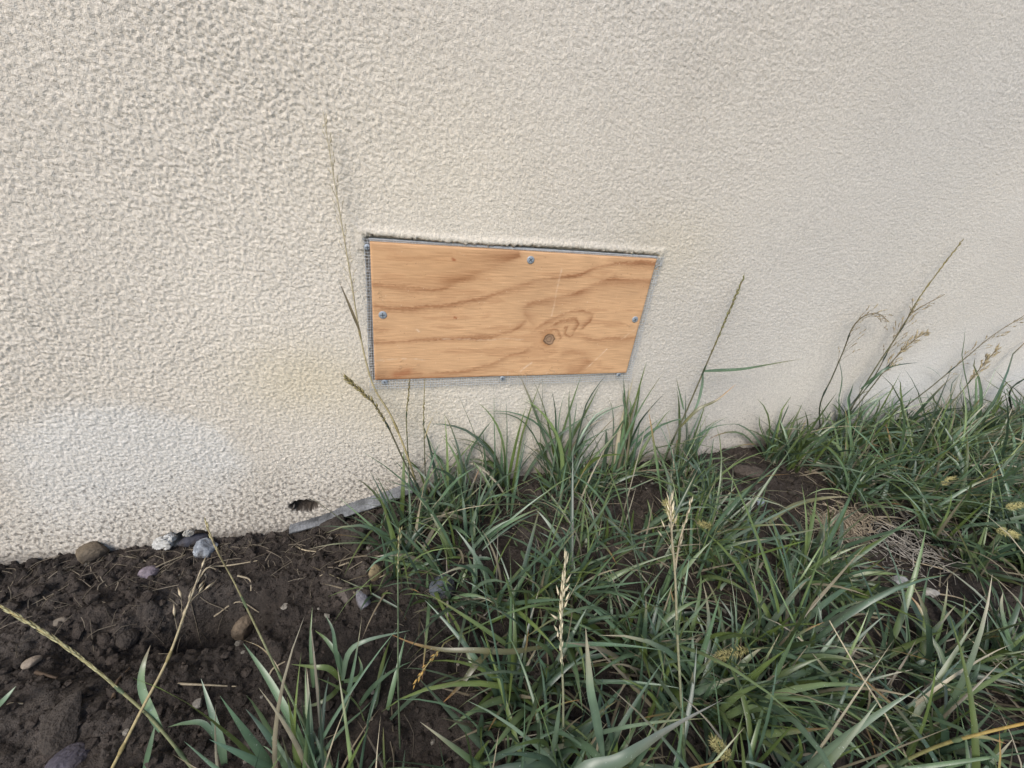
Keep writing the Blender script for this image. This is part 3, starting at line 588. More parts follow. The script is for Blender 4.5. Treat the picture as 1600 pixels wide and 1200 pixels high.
for k in range(3):                                          # the plies behind the face
    y0 = YB+.0012+k*(TH-.0012)/3; i = .0003*(k % 2)
    mb = MB(); box(mb, (bx0+i, y0, bz0+i), (bx1-i, y0+(TH-.0012)/3-.00015, bz1-i), [(.44, .24, .12), (.30, .17, .09), (.46, .29, .16)][k]); link('ply_layer', mb.build('ply_layer', M_EDGE, False), pb)
r = np.random.default_rng(9); mb = MB()
for (x, z, n) in ((bx0+.20, bz0+.003, 10), (bx0+.235, bz0+.006, 9), (bx0+.03, bz0+.018, 7), (bx1-.006, bz0+.075, 7), (bx1-.004, bz1-.012, 5), (bx0+.003, bz1-.06, 6)):
    for k in range(n):
        q = np.array([x+r.normal(0, .011), YB-.0004, z+r.normal(0, .0035)]); a = r.normal(.2, .8); L = r.uniform(.002, .007); d = np.array([math.cos(a), -.35, math.sin(a)])*L
        tube(mb, spline([q, q+d*.5+(0, -.0004, .0006), q+d], 4), .00022, np.array((.66, .46, .27))*r.uniform(.8, 1.15), 3)
o = link('splinters', mb.build('splinters', M_STRAW), pb); o['kind'] = 'stuff'
for i, p in enumerate(PTS['screws']): screw(pb, p, YB-.0006, .0047 if i < 2 else .0045, (.05, .75, .5)[i])

# metal plaster stop along the foot of the wall
P0 = np.array(PTS['strip']); P1 = np.array(PTS['strip_top']); n = 90
a = spline(P0, n); b = spline(P1, n); t = np.linspace(0, 1, n); r = np.random.default_rng(4)
a[:, 1] += .0008*np.sin(t*9); b[:, 1] += .0006*np.sin(t*7+1)
wob = .00012*r.standard_normal(n); a[:, 2] += wob; b[:, 2] += np.roll(wob, 3)
rows = [b+(0, .012, .001), b, a, a+(0, .0012, -.002)]
V = np.stack(rows, 1).reshape(-1, 3); o = link('metal_flashing_strip', mesh('metal_flashing_strip', V, grid_faces(n, len(rows)), M_FLASH, None, False))
md = o.modifiers.new('thickness', 'SOLIDIFY'); md.thickness = .0012
tag(o, 'thin grey metal strip along the foot of the wall, half buried in soil', 'metal strip')

# ------------------------------------------------------------------ stones, clods, rubble
def stone(name, p, size, c, label, cat, seed, amp=.5, flat=3, yaw=0, sink=.3, m=None, c2=None, tilt=0, group=None):
    r = np.random.default_rng(seed); V = lumpy(IV3, r, amp, 5, flat)*np.array(size)/2
    V += .012*min(size)*r.standard_normal((len(V), 1))*unit(V)
    Rm = np.array(Matrix.Rotation(yaw, 3, 'Z') @ Matrix.Rotation(tilt, 3, 'Y')); V = V@Rm.T
    z = float(soil(p[0], p[1]))+size[2]*(.5-sink)
    c = np.array(c); k = np.zeros(len(V))
    if c2 is not None: k = smooth(-.3, .6, np.sin(V@(r.standard_normal(3)*260))+.4*r.standard_normal(len(V)))
    cc = c*(1-k[:, None])+np.array(c2 if c2 is not None else c)*k[:, None]
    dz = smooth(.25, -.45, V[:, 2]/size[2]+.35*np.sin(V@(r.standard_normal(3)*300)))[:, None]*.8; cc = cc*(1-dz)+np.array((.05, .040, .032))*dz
    o = link(name, mesh(name, V, IF3, m or M_STONE, cc, flat == 0), None, (p[0], p[1], z)); return tag(o, label, cat, group)
g = lambda i: PTS['g%02d' % i][0]
stone('stone', g(0), (.036, .026, .026), (.125, .098, .066), 'tan rounded stone in the soil against the wall, far left', 'stone', 1, .35, 3, .2, .35)
stone('stone', g(1), (.032, .024, .030), (.20, .215, .235), 'grey angular stone with pale speckles lying below the chipped stucco', 'stone', 2, .4, 8, .5, .3, c2=(.36, .38, .40))
stone('stone', g(2), (.036, .014, .016), (.050, .050, .062), 'dark oval pebble lodged in the chipped foot of the wall', 'stone', 3, .1, 0, .25, .25)
stone('stone', g(3), (.022, .018, .018), (.20, .165, .185), 'small mauve pebble on the soil left of the grey angular stone', 'stone', 4, .2, 1, .4, .3)
stone('stone', g(4), (.032, .026, .032), (.17, .130, .090), 'tan lumpy stone standing at the rim of the soil hollow', 'stone', 5, .5, 4, 1.1, .3)
stone('stone', g(5), (.018, .012, .026), (.21, .165, .090), 'small ochre stone at the left edge of the grass', 'stone', 6, .4, 4, .3, .3)
stone('stone', g(6), (.013, .030, .015), (.185, .180, .20), 'narrow grey finger-shaped stone on the soil beside the grass', 'stone', 7, .4, 3, .45, .3)
stone('stone', g(7), (.020, .020, .014), (.10, .082, .070), 'flat brownish stone just left of the finger-shaped stone', 'stone', 8, .4, 3, .2, .35)
stone('stone', g(8), (.034, .026, .034), (.085, .095, .11), 'rounded blue-grey stone half hidden among the grass blades', 'stone', 9, .25, 1, .2, .3)
stone('soil_clod', g(9), (.050, .036, .034), (.080, .064, .052), 'round dry soil clod on the bare strip below the wall, right of centre', 'soil clod', 10, .8, 3, .2, .25, M_CLOD)
stone('stone', g(10), (.016, .012, .014), (.24, .27, .31), 'tiny blue-grey pebble on the bare strip below the round clod', 'stone', 11, .4, 4, .4, .2)
stone('stone', g(11), (.032, .024, .020), (.065, .058, .072), 'dark purplish stone sunk in the soil at the bottom left edge', 'stone', 12, .3, 2, .1, .6)
stone('stone', g(12), (.017, .010, .007), (.26, .21, .16), 'flat pale tan chip on the soil at far left', 'stone', 13, .4, 3, .5, .2)
stone('stone', g(13), (.015, .010, .008), (.18, .15, .115), 'small tan chip on the soil left of the hollow', 'stone', 14, .4, 3, .1, .2)
stone('stone', g(14), (.030, .020, .018), (.34, .34, .33), 'pale grey pebble in the dry litter at right', 'stone', 15, .4, 3, .3, .2)
stone('stone', g(15), (.026, .014, .014), (.40, .38, .34), 'whitish chip at the right end of the dry litter', 'stone', 16, .5, 4, -.2, .2)
stone('stone', g(17), (.010, .008, .007), (.21, .19, .16), 'tiny tan pebble on the soil near the bottom left stalks', 'stone', 18, .4, 3, .3, .2)
for i, (p, s) in enumerate(zip(PTS['clods'], ((.030, .026, .026), (.026, .022, .022), (.052, .030, .034), (.026, .024, .024), (.034, .026, .018), (.030, .022, .016), (.03, .02, .018)))):
    lab = ('lumpy dark soil clod heaped against the gap in the metal strip', 'dark soil clod beside the right end of the metal strip', 'dark soil clod covering the middle of the metal strip', 'round dark soil clod lying just below the metal strip',
           'broad flattish soil clod at the lower left of the bare ground', 'crumbly soil clod at the left rim of the hollow', 'low soil clod on the bare strip at right')[i]
    stone('soil_clod', p, s, (.050, .041, .034), lab, 'soil clod', 40+i, 1.1, 3, (i-2)*.7, .3, M_CLOD)
# broken stucco at the foot of the wall
rb = thing('stucco_rubble', (cx-.012, -.012, cz-.012), 'broken whitish lump of stucco hanging at the chipped foot of the wall', 'stucco lump'); r = np.random.default_rng(8)
for k, (dx, dz, s) in enumerate(((-.016, -.004, .011), (-.008, .002, .009), (-.020, -.014, .009), (.014, .007, .006))):
    V = lumpy(IV3, r, .9, 6, 3)*s*np.array([1, .6, .85])+.0005*r.standard_normal((642, 1)); c_ = (.50, .49, .46) if k < 3 else (.45, .43, .39)
    link('stucco_piece', mesh('stucco_piece', V+np.array([cx+dx, -.012, cz+dz]), IF3, M_STONE, np.array(c_)*np.ones((642, 1))), rb)

# ------------------------------------------------------------------ straw and litter
STRAW = np.array((.42, .35, .24)); TAN = np.array((.28, .23, .155))
def on_soil(p, dz=.0015): return np.array([p[0], p[1], float(soil(p[0], p[1]))+dz])
slab = ['pale straw leaning toward the grey angular stone', 'straw stem lying right of the grey angular stone', 'straw stem lying just below the metal strip, at its left end', 'straw stem lying across the right end of the hollow', 'straight pale straw on the soil right of the bottom stalks',
        'short brown twig standing in the soil left of the crossing stalks', 'short twig beside the pale tan chip at far left', 'straw lying beside the tan rounded stone against the wall', 'short straw below the straw right of the grey angular stone', 'fine straw between the metal strip and the grass',
        'thin straw by the broad clod at lower left', 'short straw beside the mauve pebble', 'fine pale straw above the seedling', 'pale straw at the far left edge below the twig', 'reddish straw at the left edge of the grass', 'dry straw on the bare strip right of the grass clump', 'dry straw at the right end of the bare strip', 'dry straw among the pale litter at right']
for i in range(18):
    a, b = PTS['w%02d' % i]; r = np.random.default_rng(60+i); A = on_soil(a); B_ = on_soil(b); Mi = (A+B_)/2+(r.normal(0, .003), r.normal(0, .003), .002); Mi[2] = max(Mi[2], float(soil(Mi[0], Mi[1]))+.001)
    mb = MB(); c_ = (STRAW if i not in (5, 6) else np.array((.13, .09, .06)))*r.uniform(.75, 1.15); tube(mb, spline([A, Mi, B_], 12), np.linspace(.0012, .0006, 12)*(1.5 if i in (5, 6) else 1), c_, 5)
    tag(link('straw_stem', mb.build('straw_stem', M_STRAW)), slab[i], 'straw', 'loose straws on the soil')
mb = MB(); r = np.random.default_rng(77)
for i in range(800):
    q = r.random()
    if q < .45: x, yy = r.uniform(-.48, .1), -abs(r.normal(.0, .055))-.012
    elif q < .8: x, yy = r.uniform(0, .75), -r.uniform(.01, .42)
    else: x, yy = r.uniform(.5, .95), -r.uniform(.06, .32)
    L = r.uniform(.008, .035); a = r.uniform(0, 6.3); A = on_soil((x, yy), .001); d = np.array([math.cos(a), math.sin(a)])*L
    if yy+d[1] > -.008: d[1] = -abs(d[1])
    B_ = on_soil((x+d[0], yy+d[1]), .001+r.uniform(0, .003)); Mi = (A+B_)/2+(r.normal(0, .09*L), 0, r.uniform(0, .12*L)); Mi[1] = min(Mi[1], -.008); Mi[2] = max(Mi[2], float(soil(Mi[0], Mi[1]))+.0008)
    tube(mb, spline([A, Mi, B_], 5), r.uniform(.0002, .0006), np.array((.27, .225, .165))*r.uniform(.3, 1.15), 3)
tag(link('dry_litter', mb.build('dry_litter', M_STRAW)), 'fine dry stems and root hairs strewn over the soil', None, None, 'stuff')
# matted nest of dry grass
nx, ny = PTS['nest'][0][:2]; mb = MB(); r = np.random.default_rng(78)
def mat_straw(n, x0, y0, sx, sy, c_, hgt, ang, mb):
    for i in range(n):
        x, yy = x0+r.normal(0, sx), min(y0+r.normal(0, sy), -.02); a = r.normal(ang, 1.1); L = r.uniform(.02, .055); d = np.array([math.cos(a), math.sin(a), 0])*L
        z = float(macro(x, yy))+.004+abs(r.normal(0, hgt)); A = np.array([x, yy, z])-d/2; B_ = A+d; Mi = (A+B_)/2+(r.normal(0, .008), r.normal(0, .008), r.uniform(0, .006))
        tube(mb, spline([A, Mi, B_], 6), r.uniform(.0003, .0008), c_*r.uniform(.5, 1.25), 3)
mat_straw(260, nx, ny, .030, .013, np.array((.42, .345, .245)), .006, .35, mb)
tag(link('dry_grass_mat', mb.build('dry_grass_mat', M_STRAW)), 'matted tan nest of dry grass on the bare strip at right', 'dry grass')
mb = MB(); mat_straw(150, nx+.085, ny-.045, .045, .022, np.array((.42, .385, .33)), .003, -.6, mb)
tag(link('grey_litter', mb.build('grey_litter', M_STRAW)), 'grey weathered straw litter trailing right of the tan nest', None, None, 'stuff')

# ------------------------------------------------------------------ grass
GREENS = np.array([(.090, .146, .082), (.076, .126, .076), (.106, .166, .082), (.138, .190, .072), (.060, .100, .060), (.130, .184, .118), (.114, .164, .066)])
LIME = np.array((.125, .175, .048)); OLIVE = np.array((.135, .130, .055)); RUST = np.array((.34, .18, .065)); PALE = np.array((.48, .42, .29))
def blade_pts(x, yy, L, az, el, bend, n, r, z0=None):
    """centre line of a blade that leaves the soil at elevation el and arches over by bend"""
    t = np.linspace(0, 1, n); e = el-bend*t**1.4; azs = az+r.normal(0, .18)*t
    d = np.stack([np.cos(e)*np.cos(azs), np.cos(e)*np.sin(azs), np.sin(e)], 1)*(L/(n-1))
    C = np.vstack([np.zeros(3), np.cumsum(d[:-1], 0)])+np.array([x, yy, (float(macro(x, yy))-.004) if z0 is None else z0])
    lim = -.0045-.006*t; C[:, 1] = np.where(C[:, 1] > lim, lim-.0*t, C[:, 1])
    C[:, 2] = np.maximum(C[:, 2], macro(C[:, 0], C[:, 1])+.002*t-.004*(t < .1))
    return C
def blade_col(r, dryp=.10):
    q = r.random(); c0 = GREENS[r.integers(len(GREENS))]*r.uniform(.65, 1.55); c1 = c0*1.05
    if q < dryp: c0 = PALE*r.uniform(.35, .95); c1 = c0
    elif q < dryp+.11: c0 = LIME*r.uniform(.7, 1.1); c1 = c0
    elif q < dryp+.18: c1 = OLIVE*r.uniform(.8, 1.4)
    elif q < dryp+.21: c1 = RUST
    elif q < dryp+.28: c1 = PALE*.8
    return c0, c1
def put_blade(mb, r, C, w, c0, c1):
    n = len(C); t = np.linspace(0, 1, n); T = unit(np.gradient(C, axis=0)); h = np.array([-T[0, 1], T[0, 0], 0])
    if np.linalg.norm(h) < .05: a = r.uniform(0, 6.3); h = np.array([math.cos(a), math.sin(a), 0])
    S = np.cross(T, np.cross(h, T)); N = np.cross(S, T); a = (r.normal(0, .5)+r.normal(0, .8)*t)[:, None]; S = S*np.cos(a)+N*np.sin(a)
    k = smooth(.6, 1, t)[:, None]; ribbon(mb, C, w*wprof(t, 2.4, .6), S, c0*(1-k)+c1*k, r.uniform(.1, .45))
def mass(name, poly, holes, ntuft, r, lens, wid, label, lean=(0, 0), dens=None):
    poly = np.array(poly); lo, hi = poly.min(0), poly.max(0); mb = MB(); k = 0; tries = 0
    while k < ntuft and tries < 60000:
        tries += 1; x, yy = r.uniform(lo[0], hi[0]), r.uniform(lo[1], hi[1])
        if not in_poly(np.array(x), np.array(yy), poly) or any(in_poly(np.array(x), np.array(yy), h) for h in holes): continue
        if yy > -.012: continue
        if dens and r.random() > dens(x, yy)*float(smooth(-.8, .5, samp(N1, x*170+11, yy*170+77))): continue
        k += 1; s = r.lognormal(0, .28); az0 = math.atan2(lean[1]+r.normal(0, .5), lean[0]+r.normal(0, .5))
        for b in range(r.integers(5, 14)):
            az = az0+r.normal(0, 1.0) if r.random() < .7 else r.uniform(0, 6.3)
            L = lens*s*r.uniform(.45, 1.35); el = R(r.uniform(35, 88)); bend = R(abs(r.normal(45, 40)))
            c0, c1 = blade_col(r, .11)
            C = blade_pts(x+r.normal(0, .007), min(yy+r.normal(0, .007), -.008), L, az, el, bend, 8, r)
            put_blade(mb, r, C, wid*r.uniform(.55, 1.35)*(1+.30*float(smooth(.12, .34, -yy)))*(.55 if c0[0] > .15 else 1), c0, c1)
        for b in range(r.integers(1, 4)):                  # dead blades in the thatch
            az = r.uniform(0, 6.3); C = blade_pts(x+r.normal(0, .015), min(yy+r.normal(0, .015), -.01), lens*r.uniform(.4, 1), az, R(r.uniform(5, 40)), R(r.uniform(0, 60)), 6, r)
            put_blade(mb, r, C, wid*.6, TAN*r.uniform(.3, 1.1), TAN*.8)
    print(name, k, mb.n)
    return tag(link(name, mb.build(name, M_BLADE)), label, None, None, 'stuff')
pm = PTS['mass_mid']; bare = [np.array(PTS['bare1']), np.array(PTS['bare2']), np.array(PTS['bare3'])]
pm = [tuple(p) for p in pm[:9]]+[(1.35, -.52), (1.35, -.95), (-.30, -.95), (-.17, -.42)]+[tuple(p) for p in pm[10:]]
mass('grass', pm, bare, 770, np.random.default_rng(101), .094, .0048, 'dense green meadow grass covering the ground in front of the wall', (.1, -.2),
     lambda x, yy: 1 if yy > -.5 else .5)
pk = PTS['mass_bank']; pk = [tuple(p) for p in pk[:3]]+[(2.1, -.03), (2.1, -.42), (1.15, -.42)]+[tuple(p) for p in pk[3:]]
mass('grass', pk, [], 640, np.random.default_rng(102), .108, .0051, 'thick bank of green grass along the wall at the right', (-.15, -.25),
     lambda x, yy: 1 if x < 1.35 else .45)

def blade_thing(name, p, blades, label, cat='grass tuft', group=None):
    root = thing(name, tuple(p), label, cat, group)
    for (f, args) in blades: 
        mb = MB(); f(mb, *args); link('blade', mb.build('blade', M_BLADE), root)
    return root
TUFTS = [  # point, blades, length, width, lean azimuth (deg) and its spread, steepness, label
 (0, 16, .10, .0045, 150, 60, 60, 'grass tuft at the right end of the metal strip'),
 (1, 20, .11, .0048, 100, 90, 65, 'spreading grass tuft right of the metal strip, below the board'),
 (2, 26, .185, .0056, 90, 60, 80, 'tall grass tuft standing against the wall under the middle of the board'),
 (3, 24, .165, .0054, 80, 60, 82, 'tall grass tuft against the wall under the right half of the board'),
 (4, 18, .125, .0048, 70, 70, 75, 'grass tuft against the wall right of the board, at the foot of the seed spike'),
 (5, 14, .10, .0048, 200, 80, 45, 'low grass tuft beside the blue-grey stone'),
 (6, 20, .10, .0048, 160, 70, 60, 'blue-green grass tuft at the left end of the grass bank'),
 (7, 18, .11, .0050, 120, 90, 60, 'grass tuft on the bank below the drooping panicle'),
 (8, 18, .12, .0052, 110, 90, 60, 'grass tuft on the bank near the right edge by the wall'),
 (9, 16, .11, .0046, 140, 90, 55, 'grass tuft right of the pale central straw spike'),
 (10, 16, .11, .0048, 40, 90, 50, 'grass tuft below the small foxtail head in the middle'),
 (11, 14, .10, .0046, 250, 90, 50, 'grass tuft behind the pale central straw spike'),
 (12, 14, .11, .0050, 200, 90, 50, 'grass tuft at the lower edge of the bare soil patch'),
 (13, 7, .08, .0044, 110, 70, 60, 'sparse grass tuft in the soil at bottom left of the grass'),
 (14, 6, .07, .0044, 90, 80, 60, 'small grass tuft at the bottom edge on the soil'),
 (15, 14, .12, .0058, 120, 90, 55, 'broad-bladed grass tuft left of the branching pale stalk'),
 (16, 16, .13, .0056, 60, 100, 50, 'arching grass tuft behind the bristly yellow foxtail'),
 (17, 16, .13, .0056, 80, 100, 50, 'dense grass tuft left of the thin white straw'),
 (18, 16, .11, .0052, 150, 90, 50, 'grass tuft on the bank beside the right-hand foxtail heads'),
 (19, 14, .11, .0048, 170, 80, 50, 'grass tuft just below the tan nest of dry grass'),
 (20, 18, .160, .0054, 110, 60, 78, 'tall thin grass tuft under the left half of the board'),
 (21, 12, .125, .0050, 110, 60, 78, 'thin grass tuft under the left corner of the board')]
for (i, n, L, w, az, spr, el, lab) in TUFTS:
    r = np.random.default_rng(200+i); p = PTS['t%02d' % i][0]; p = (p[0], min(p[1], -.018), float(macro(p[0], min(p[1], -.018))))
    root = thing('grass_tuft', p, lab, 'grass tuft', 'grass tufts')
    for b in range(n):
        c0, c1 = blade_col(r, .06); C = blade_pts(p[0]+r.normal(0, .012), min(p[1]+r.normal(0, .008), -.01), L*r.uniform(.6, 1.35), R(az+r.normal(0, spr)), R(min(el+r.normal(0, 14), 89)), R(abs(r.normal(38, 32))), 11, r)
        mb = MB(); put_blade(mb, r, C, w*r.uniform(.7, 1.3), c0, c1); link('blade', mb.build('blade', M_BLADE), root)

# ------------------------------------------------------------------ single stalks
def seed(mb, p, d, L, w, c, awn=0, r=None):
    """one spikelet: a pointed four-sided husk"""
    d = unit(np.asarray(d, float)); s = unit(np.cross(d, [.3, -.9, .4])); q = np.cross(d, s)
    V = [p]+[p+d*L*.38+k for k in (s*w, q*w, -s*w, -q*w)]+[p+d*L]
    mb.add(np.array(V), [(0, 2, 1), (0, 3, 2), (0, 4, 3), (0, 1, 4), (5, 1, 2), (5, 2, 3), (5, 3, 4), (5, 4, 1)], np.array(c)*((1, 1, 1) if r is None else r.uniform(.75, 1.25)))
    if awn: tube(mb, spline([p+d*L*.9, p+d*(L+awn*.5)+q*awn*.05, p+d*(L+awn)+q*awn*.15], 4), (.0002, .00018, .00012, .00006), c, 3)
def spike(mb, C, r, n, L, w, c, spread=.35, awn=0):
    """tight ear: spikelets in alternate rows along C"""
    C = spline(C, n); T = unit(np.gradient(C, axis=0))
    for i in range(n):
        s = unit(np.cross(T[i], [.2, -1, .3])); q = np.cross(T[i], s); a = i*2.4; o = s*math.cos(a)+q*math.sin(a)
        k = (math.sin(math.pi*min(1, .25+.75*(1-i/n)))*.4+.6)*r.uniform(.75, 1.2)
        if r.random() < .10: continue
        o = unit(o+r.normal(0, .35, 3))
        seed(mb, C[i]+o*w*.6, T[i]+o*spread, L*k, w*k, c, awn, r)
def panicle(mb, C, r, n, blen, L, w, c, cb, spread=.6, per=3):
    """open head: thin branchlets carrying a few husks"""
    C = spline(C, 40); T = unit(np.gradient(C, axis=0))
    for i in range(n):
        k = int(i/n*38); o = unit(np.array([r.normal(), r.normal()*.3-.1, r.normal()])); o = unit(o-T[k]*(o@T[k])); bl = blen*(1-.6*i/n)*r.uniform(.6, 1.2)
        d = unit(T[k]+o*spread); B_ = spline([C[k], C[k]+d*bl*.5, C[k]+unit(d+(0, 0, -.15))*bl], 6); B_[:, 1] = np.minimum(B_[:, 1], -.004); tube(mb, B_, np.linspace(.0003, .00018, 6), cb, 3)
        for j in range(per): seed(mb, B_[5-j], d+r.normal(0, .2, 3), L*r.uniform(.7, 1.2), w, c, 0, r)
def foxtail(mb, C, r, c):
    C = spline(C, 40); T = unit(np.gradient(C, axis=0)); Lh = np.linalg.norm(C[-1]-C[0])
    for i in range(110):
        t = r.uniform(0, 1); k = int(t*39); s = unit(np.cross(T[k], [.2, -1, .3])); q = np.cross(T[k], s); a = r.uniform(0, 6.3); o = s*math.cos(a)+q*math.sin(a)
        rad = .0024*math.sin(math.pi*(.12+.8*t)); seed(mb, C[k]+o*rad*.4, T[k]*.8+o, .0030, .0009, np.array(c)*.8, 0, r)
        for m_ in range(3):
            b = o+s*r.normal(0, .3)+q*r.normal(0, .3); tube(mb, [C[k]+o*rad, C[k]+o*rad+unit(T[k]*.9+b)*r.uniform(.003, .006)], (.00022, .00008), np.array(c)*r.uniform(.9, 1.5), 3)
def stalk(key, label, r0, r1, c0, c1, name='grass_stalk', cat='grass stalk', upto=1., n=36, head=None, leaves=(), group='seed stalks', wob=.0):
    P = PTS[key]; root = thing(name, P[0], label, cat, group); C = spline(P, n); t = np.linspace(0, 1, n)[:, None]
    C[:, 1] = np.minimum(C[:, 1], -.004); m = max(4, int(n*upto)); mb = MB()
    tube(mb, C[:m], np.linspace(r0, r1, n)[:m], (np.array(c0)*(1-t)+np.array(c1)*t)[:m], 6); 
    for q in (.22, .5):                                    # nodes
        k = int(q*m); tube(mb, C[k-1:k+2], np.linspace(r0, r1, n)[k]*np.array([1.0, 1.5, 1.0]), np.array(c0)*.7, 6)
    link('stem', mb.build('stem', M_STRAW), root)
    if head:
        mb = MB(); head(mb, C, np.random.default_rng(sum(map(ord, key)))); link('seed_head', mb.build('seed_head', M_STRAW), root)
    for (k, w, a, b, kw) in leaves:
        mb = MB(); leaf(mb, PTS[k], w, a, b, **kw); link('leaf', mb.build('leaf', M_BLADE), root)
    return root
YEL = np.array((.42, .34, .155)); GRN = np.array((.085, .115, .060)); DGR = np.array((.055, .075, .050)); BRN = np.array((.20, .155, .085)); SPK = np.array((.25, .21, .085))
G1, G2, G3 = GREENS[0]*1.1, GREENS[2]*1.15, GREENS[5]*1.2
def sub(a, b): return lambda C: C[int(a*(len(C)-1)):int(b*(len(C)-1))+1]
stalk('s_tall', 'tall yellow stalk with a wispy head rising up the wall left of the board', .0015, .0003, YEL*1.0, PALE*1.1, n=60, head=lambda mb, C, r: panicle(mb, sub(.60, 1)(C), r, 30, .020, .0045, .0005, PALE*1.2, PALE*1.1, .25, 2),
      leaves=[('s_tall_leaf', .0035, BRN, BRN*.8, {})])
stalk('s_spike', 'arching stalk with a thick brownish ear below the left corner of the board', .0012, .0008, DGR, BRN, n=40, head=lambda mb, C, r: spike(mb, sub(.50, 1)(C), r, 46, .0075, .0014, SPK, .35, .002))
stalk('s_thin1', 'thin upright yellowish stalk below the left part of the board', .0009, .0006, GRN, YEL*.7, head=lambda mb, C, r: spike(mb, sub(.35, .95)(C), r, 16, .006, .0008, SPK, .2))
stalk('s_thin2', 'second thin stalk with a side twig, right of the thin upright one', .0008, .0005, GRN, YEL*.8, head=lambda mb, C, r: spike(mb, sub(.4, .75)(C), r, 12, .006, .0008, SPK, .15),
      leaves=[('s_thin2b', .0014, YEL, PALE, {})])
stalk('s_right', 'leaning stalk with a slender green ear right of the board', .0014, .0007, GRN*.8, BRN, n=40, head=lambda mb, C, r: spike(mb, sub(.60, 1)(C), r, 44, .0075, .0011, np.array((.20, .20, .075)), .22, .0015),
      leaves=[('s_right_l1', .0066, G1, OLIVE*1.2, dict(twist=.5, n=18)), ('s_right_l2', .0060, G3, G3, dict(n=14)), ('s_right_l3', .0056, OLIVE, RUST, dict(n=14)), ('s_right_l4', .005, G2, OLIVE, {})])
PB = np.array((.36, .295, .18))
stalk('q1', 'tallest leaning stalk of the right group, with a long fine green tip', .0013, .0006, DGR, SPK*.9, n=44, head=lambda mb, C, r: (spike(mb, sub(.66, 1)(C), r, 34, .009, .0008, SPK, .12), panicle(mb, sub(.46, .68)(C), r, 12, .028, .008, .0008, PB, BRN, .5, 2)),
      leaves=[('q_leaf1', .0055, G1*.7, DGR, dict(n=14))])
stalk('q2', 'stalk with a drooping open panicle, leftmost of the right group', .0012, .0005, DGR, BRN, n=44, head=lambda mb, C, r: panicle(mb, sub(.36, 1)(C), r, 24, .036, .008, .0008, PB, BRN, .55, 2),
      leaves=[('q_leaf3', .0052, G1*.8, G1, dict(n=12))])
stalk('q3', 'stalk with a dense short tan panicle in the middle of the right group', .0013, .0006, DGR, BRN, n=40, head=lambda mb, C, r: panicle(mb, sub(.42, 1)(C), r, 34, .026, .009, .0010, PB*1.1, BRN, .35, 3),
      leaves=[('q_leaf2', .0052, G1*.8, G1, dict(n=12))])
stalk('q7', 'stalk with a forked tip crossing the tallest one in the right group', .0011, .0005, DGR, BRN, n=40, head=lambda mb, C, r: panicle(mb, sub(.5, .98)(C), r, 18, .026, .008, .0008, PB, BRN, .4, 2))
stalk('q4', 'long leaning stalk with a thin panicle reaching the right edge', .0013, .0005, DGR, BRN, n=44, head=lambda mb, C, r: panicle(mb, sub(.45, 1)(C), r, 22, .034, .009, .0009, PB, BRN, .45, 2))
stalk('q5', 'short stalk with a bunched tan head near the right edge', .0012, .0006, GRN, BRN, n=36, head=lambda mb, C, r: panicle(mb, sub(.5, 1)(C), r, 26, .022, .009, .0011, PB*1.1, BRN, .3, 3))
stalk('q6', 'dark leaning stalk cut by the right edge, close to the wall', .0016, .0010, DGR, DGR, n=24, head=lambda mb, C, r: spike(mb, sub(.6, 1)(C), r, 14, .008, .001, SPK*.6, .15))
# foreground
stalk('f1', 'leaning stalk with a long greenish ear, crossing at the bottom left', .0014, .0008, GRN*1.6, YEL*.9, n=50, head=lambda mb, C, r: spike(mb, sub(.48, 1)(C), r, 84, .012, .0008, np.array((.38, .36, .20)), .10),
      leaves=[('f1_leaf', .0068, G2*1.2, TAN, dict(n=16, tip=3.0))])
stalk('f2', 'straw-coloured stalk with a few open husks, leaning across the bottom left', .0015, .0006, YEL*.95, STRAW, n=50, head=lambda mb, C, r: (spike(mb, sub(.62, 1)(C), r, 12, .013, .0010, STRAW*1.15, .12), panicle(mb, sub(.60, .88)(C), r, 5, .018, .011, .0011, STRAW*1.25, STRAW, .6, 1)))
stalk('f3', 'thin greyish stalk with a small pale tip leaning over the soil', .0011, .0008, GRN*2.0, BRN*1.8, n=44, head=lambda mb, C, r: spike(mb, sub(.80, 1)(C), r, 12, .009, .0009, np.array((.44, .40, .22)), .12),
      leaves=[('f3_leaf', .0016, BRN*1.3, BRN*1.3, {})])
stalk('f4', 'upright pale bleached straw spike in the middle of the grass', .0012, .0007, GRN*1.5, PALE, n=50, head=lambda mb, C, r: (spike(mb, sub(.52, .97)(C), r, 28, .011, .0009, PALE*1.4, .12), panicle(mb, sub(.62, .9)(C), r, 9, .008, .011, .0010, PALE*1.2, PALE, .35, 1)))
rt = stalk('f5', 'upright branching stalk with white bleached tips right of the middle', .0013, .0007, GRN*1.6, STRAW, n=50, head=lambda mb, C, r: (spike(mb, sub(.86, 1)(C), r, 16, .011, .0007, PALE*1.35, .32), panicle(mb, sub(.72, .9)(C), r, 5, .016, .010, .0008, PALE, STRAW, .3, 1)))
mb = MB(); C = spline(PTS['f5b'], 20); tube(mb, C, np.linspace(.0008, .0004, 20), STRAW, 5); spike(mb, C[8:], np.random.default_rng(3), 8, .008, .0007, PALE*1.15, .18); link('side_branch', mb.build('side_branch', M_STRAW), rt)
stalk('f7', 'thin straight white straw slanting through the grass at lower right', .0009, .0005, PALE*1.2, PALE*1.1, name='straw_stem', cat='straw', n=24, group=None)
stalk('f8', 'yellow-green stem slanting across the bottom right corner', .0013, .0010, GRN*1.8, np.array((.42, .27, .07)), n=30, group=None, leaves=[('f8_leaf', .0028, OLIVE*1.5, RUST, {})])
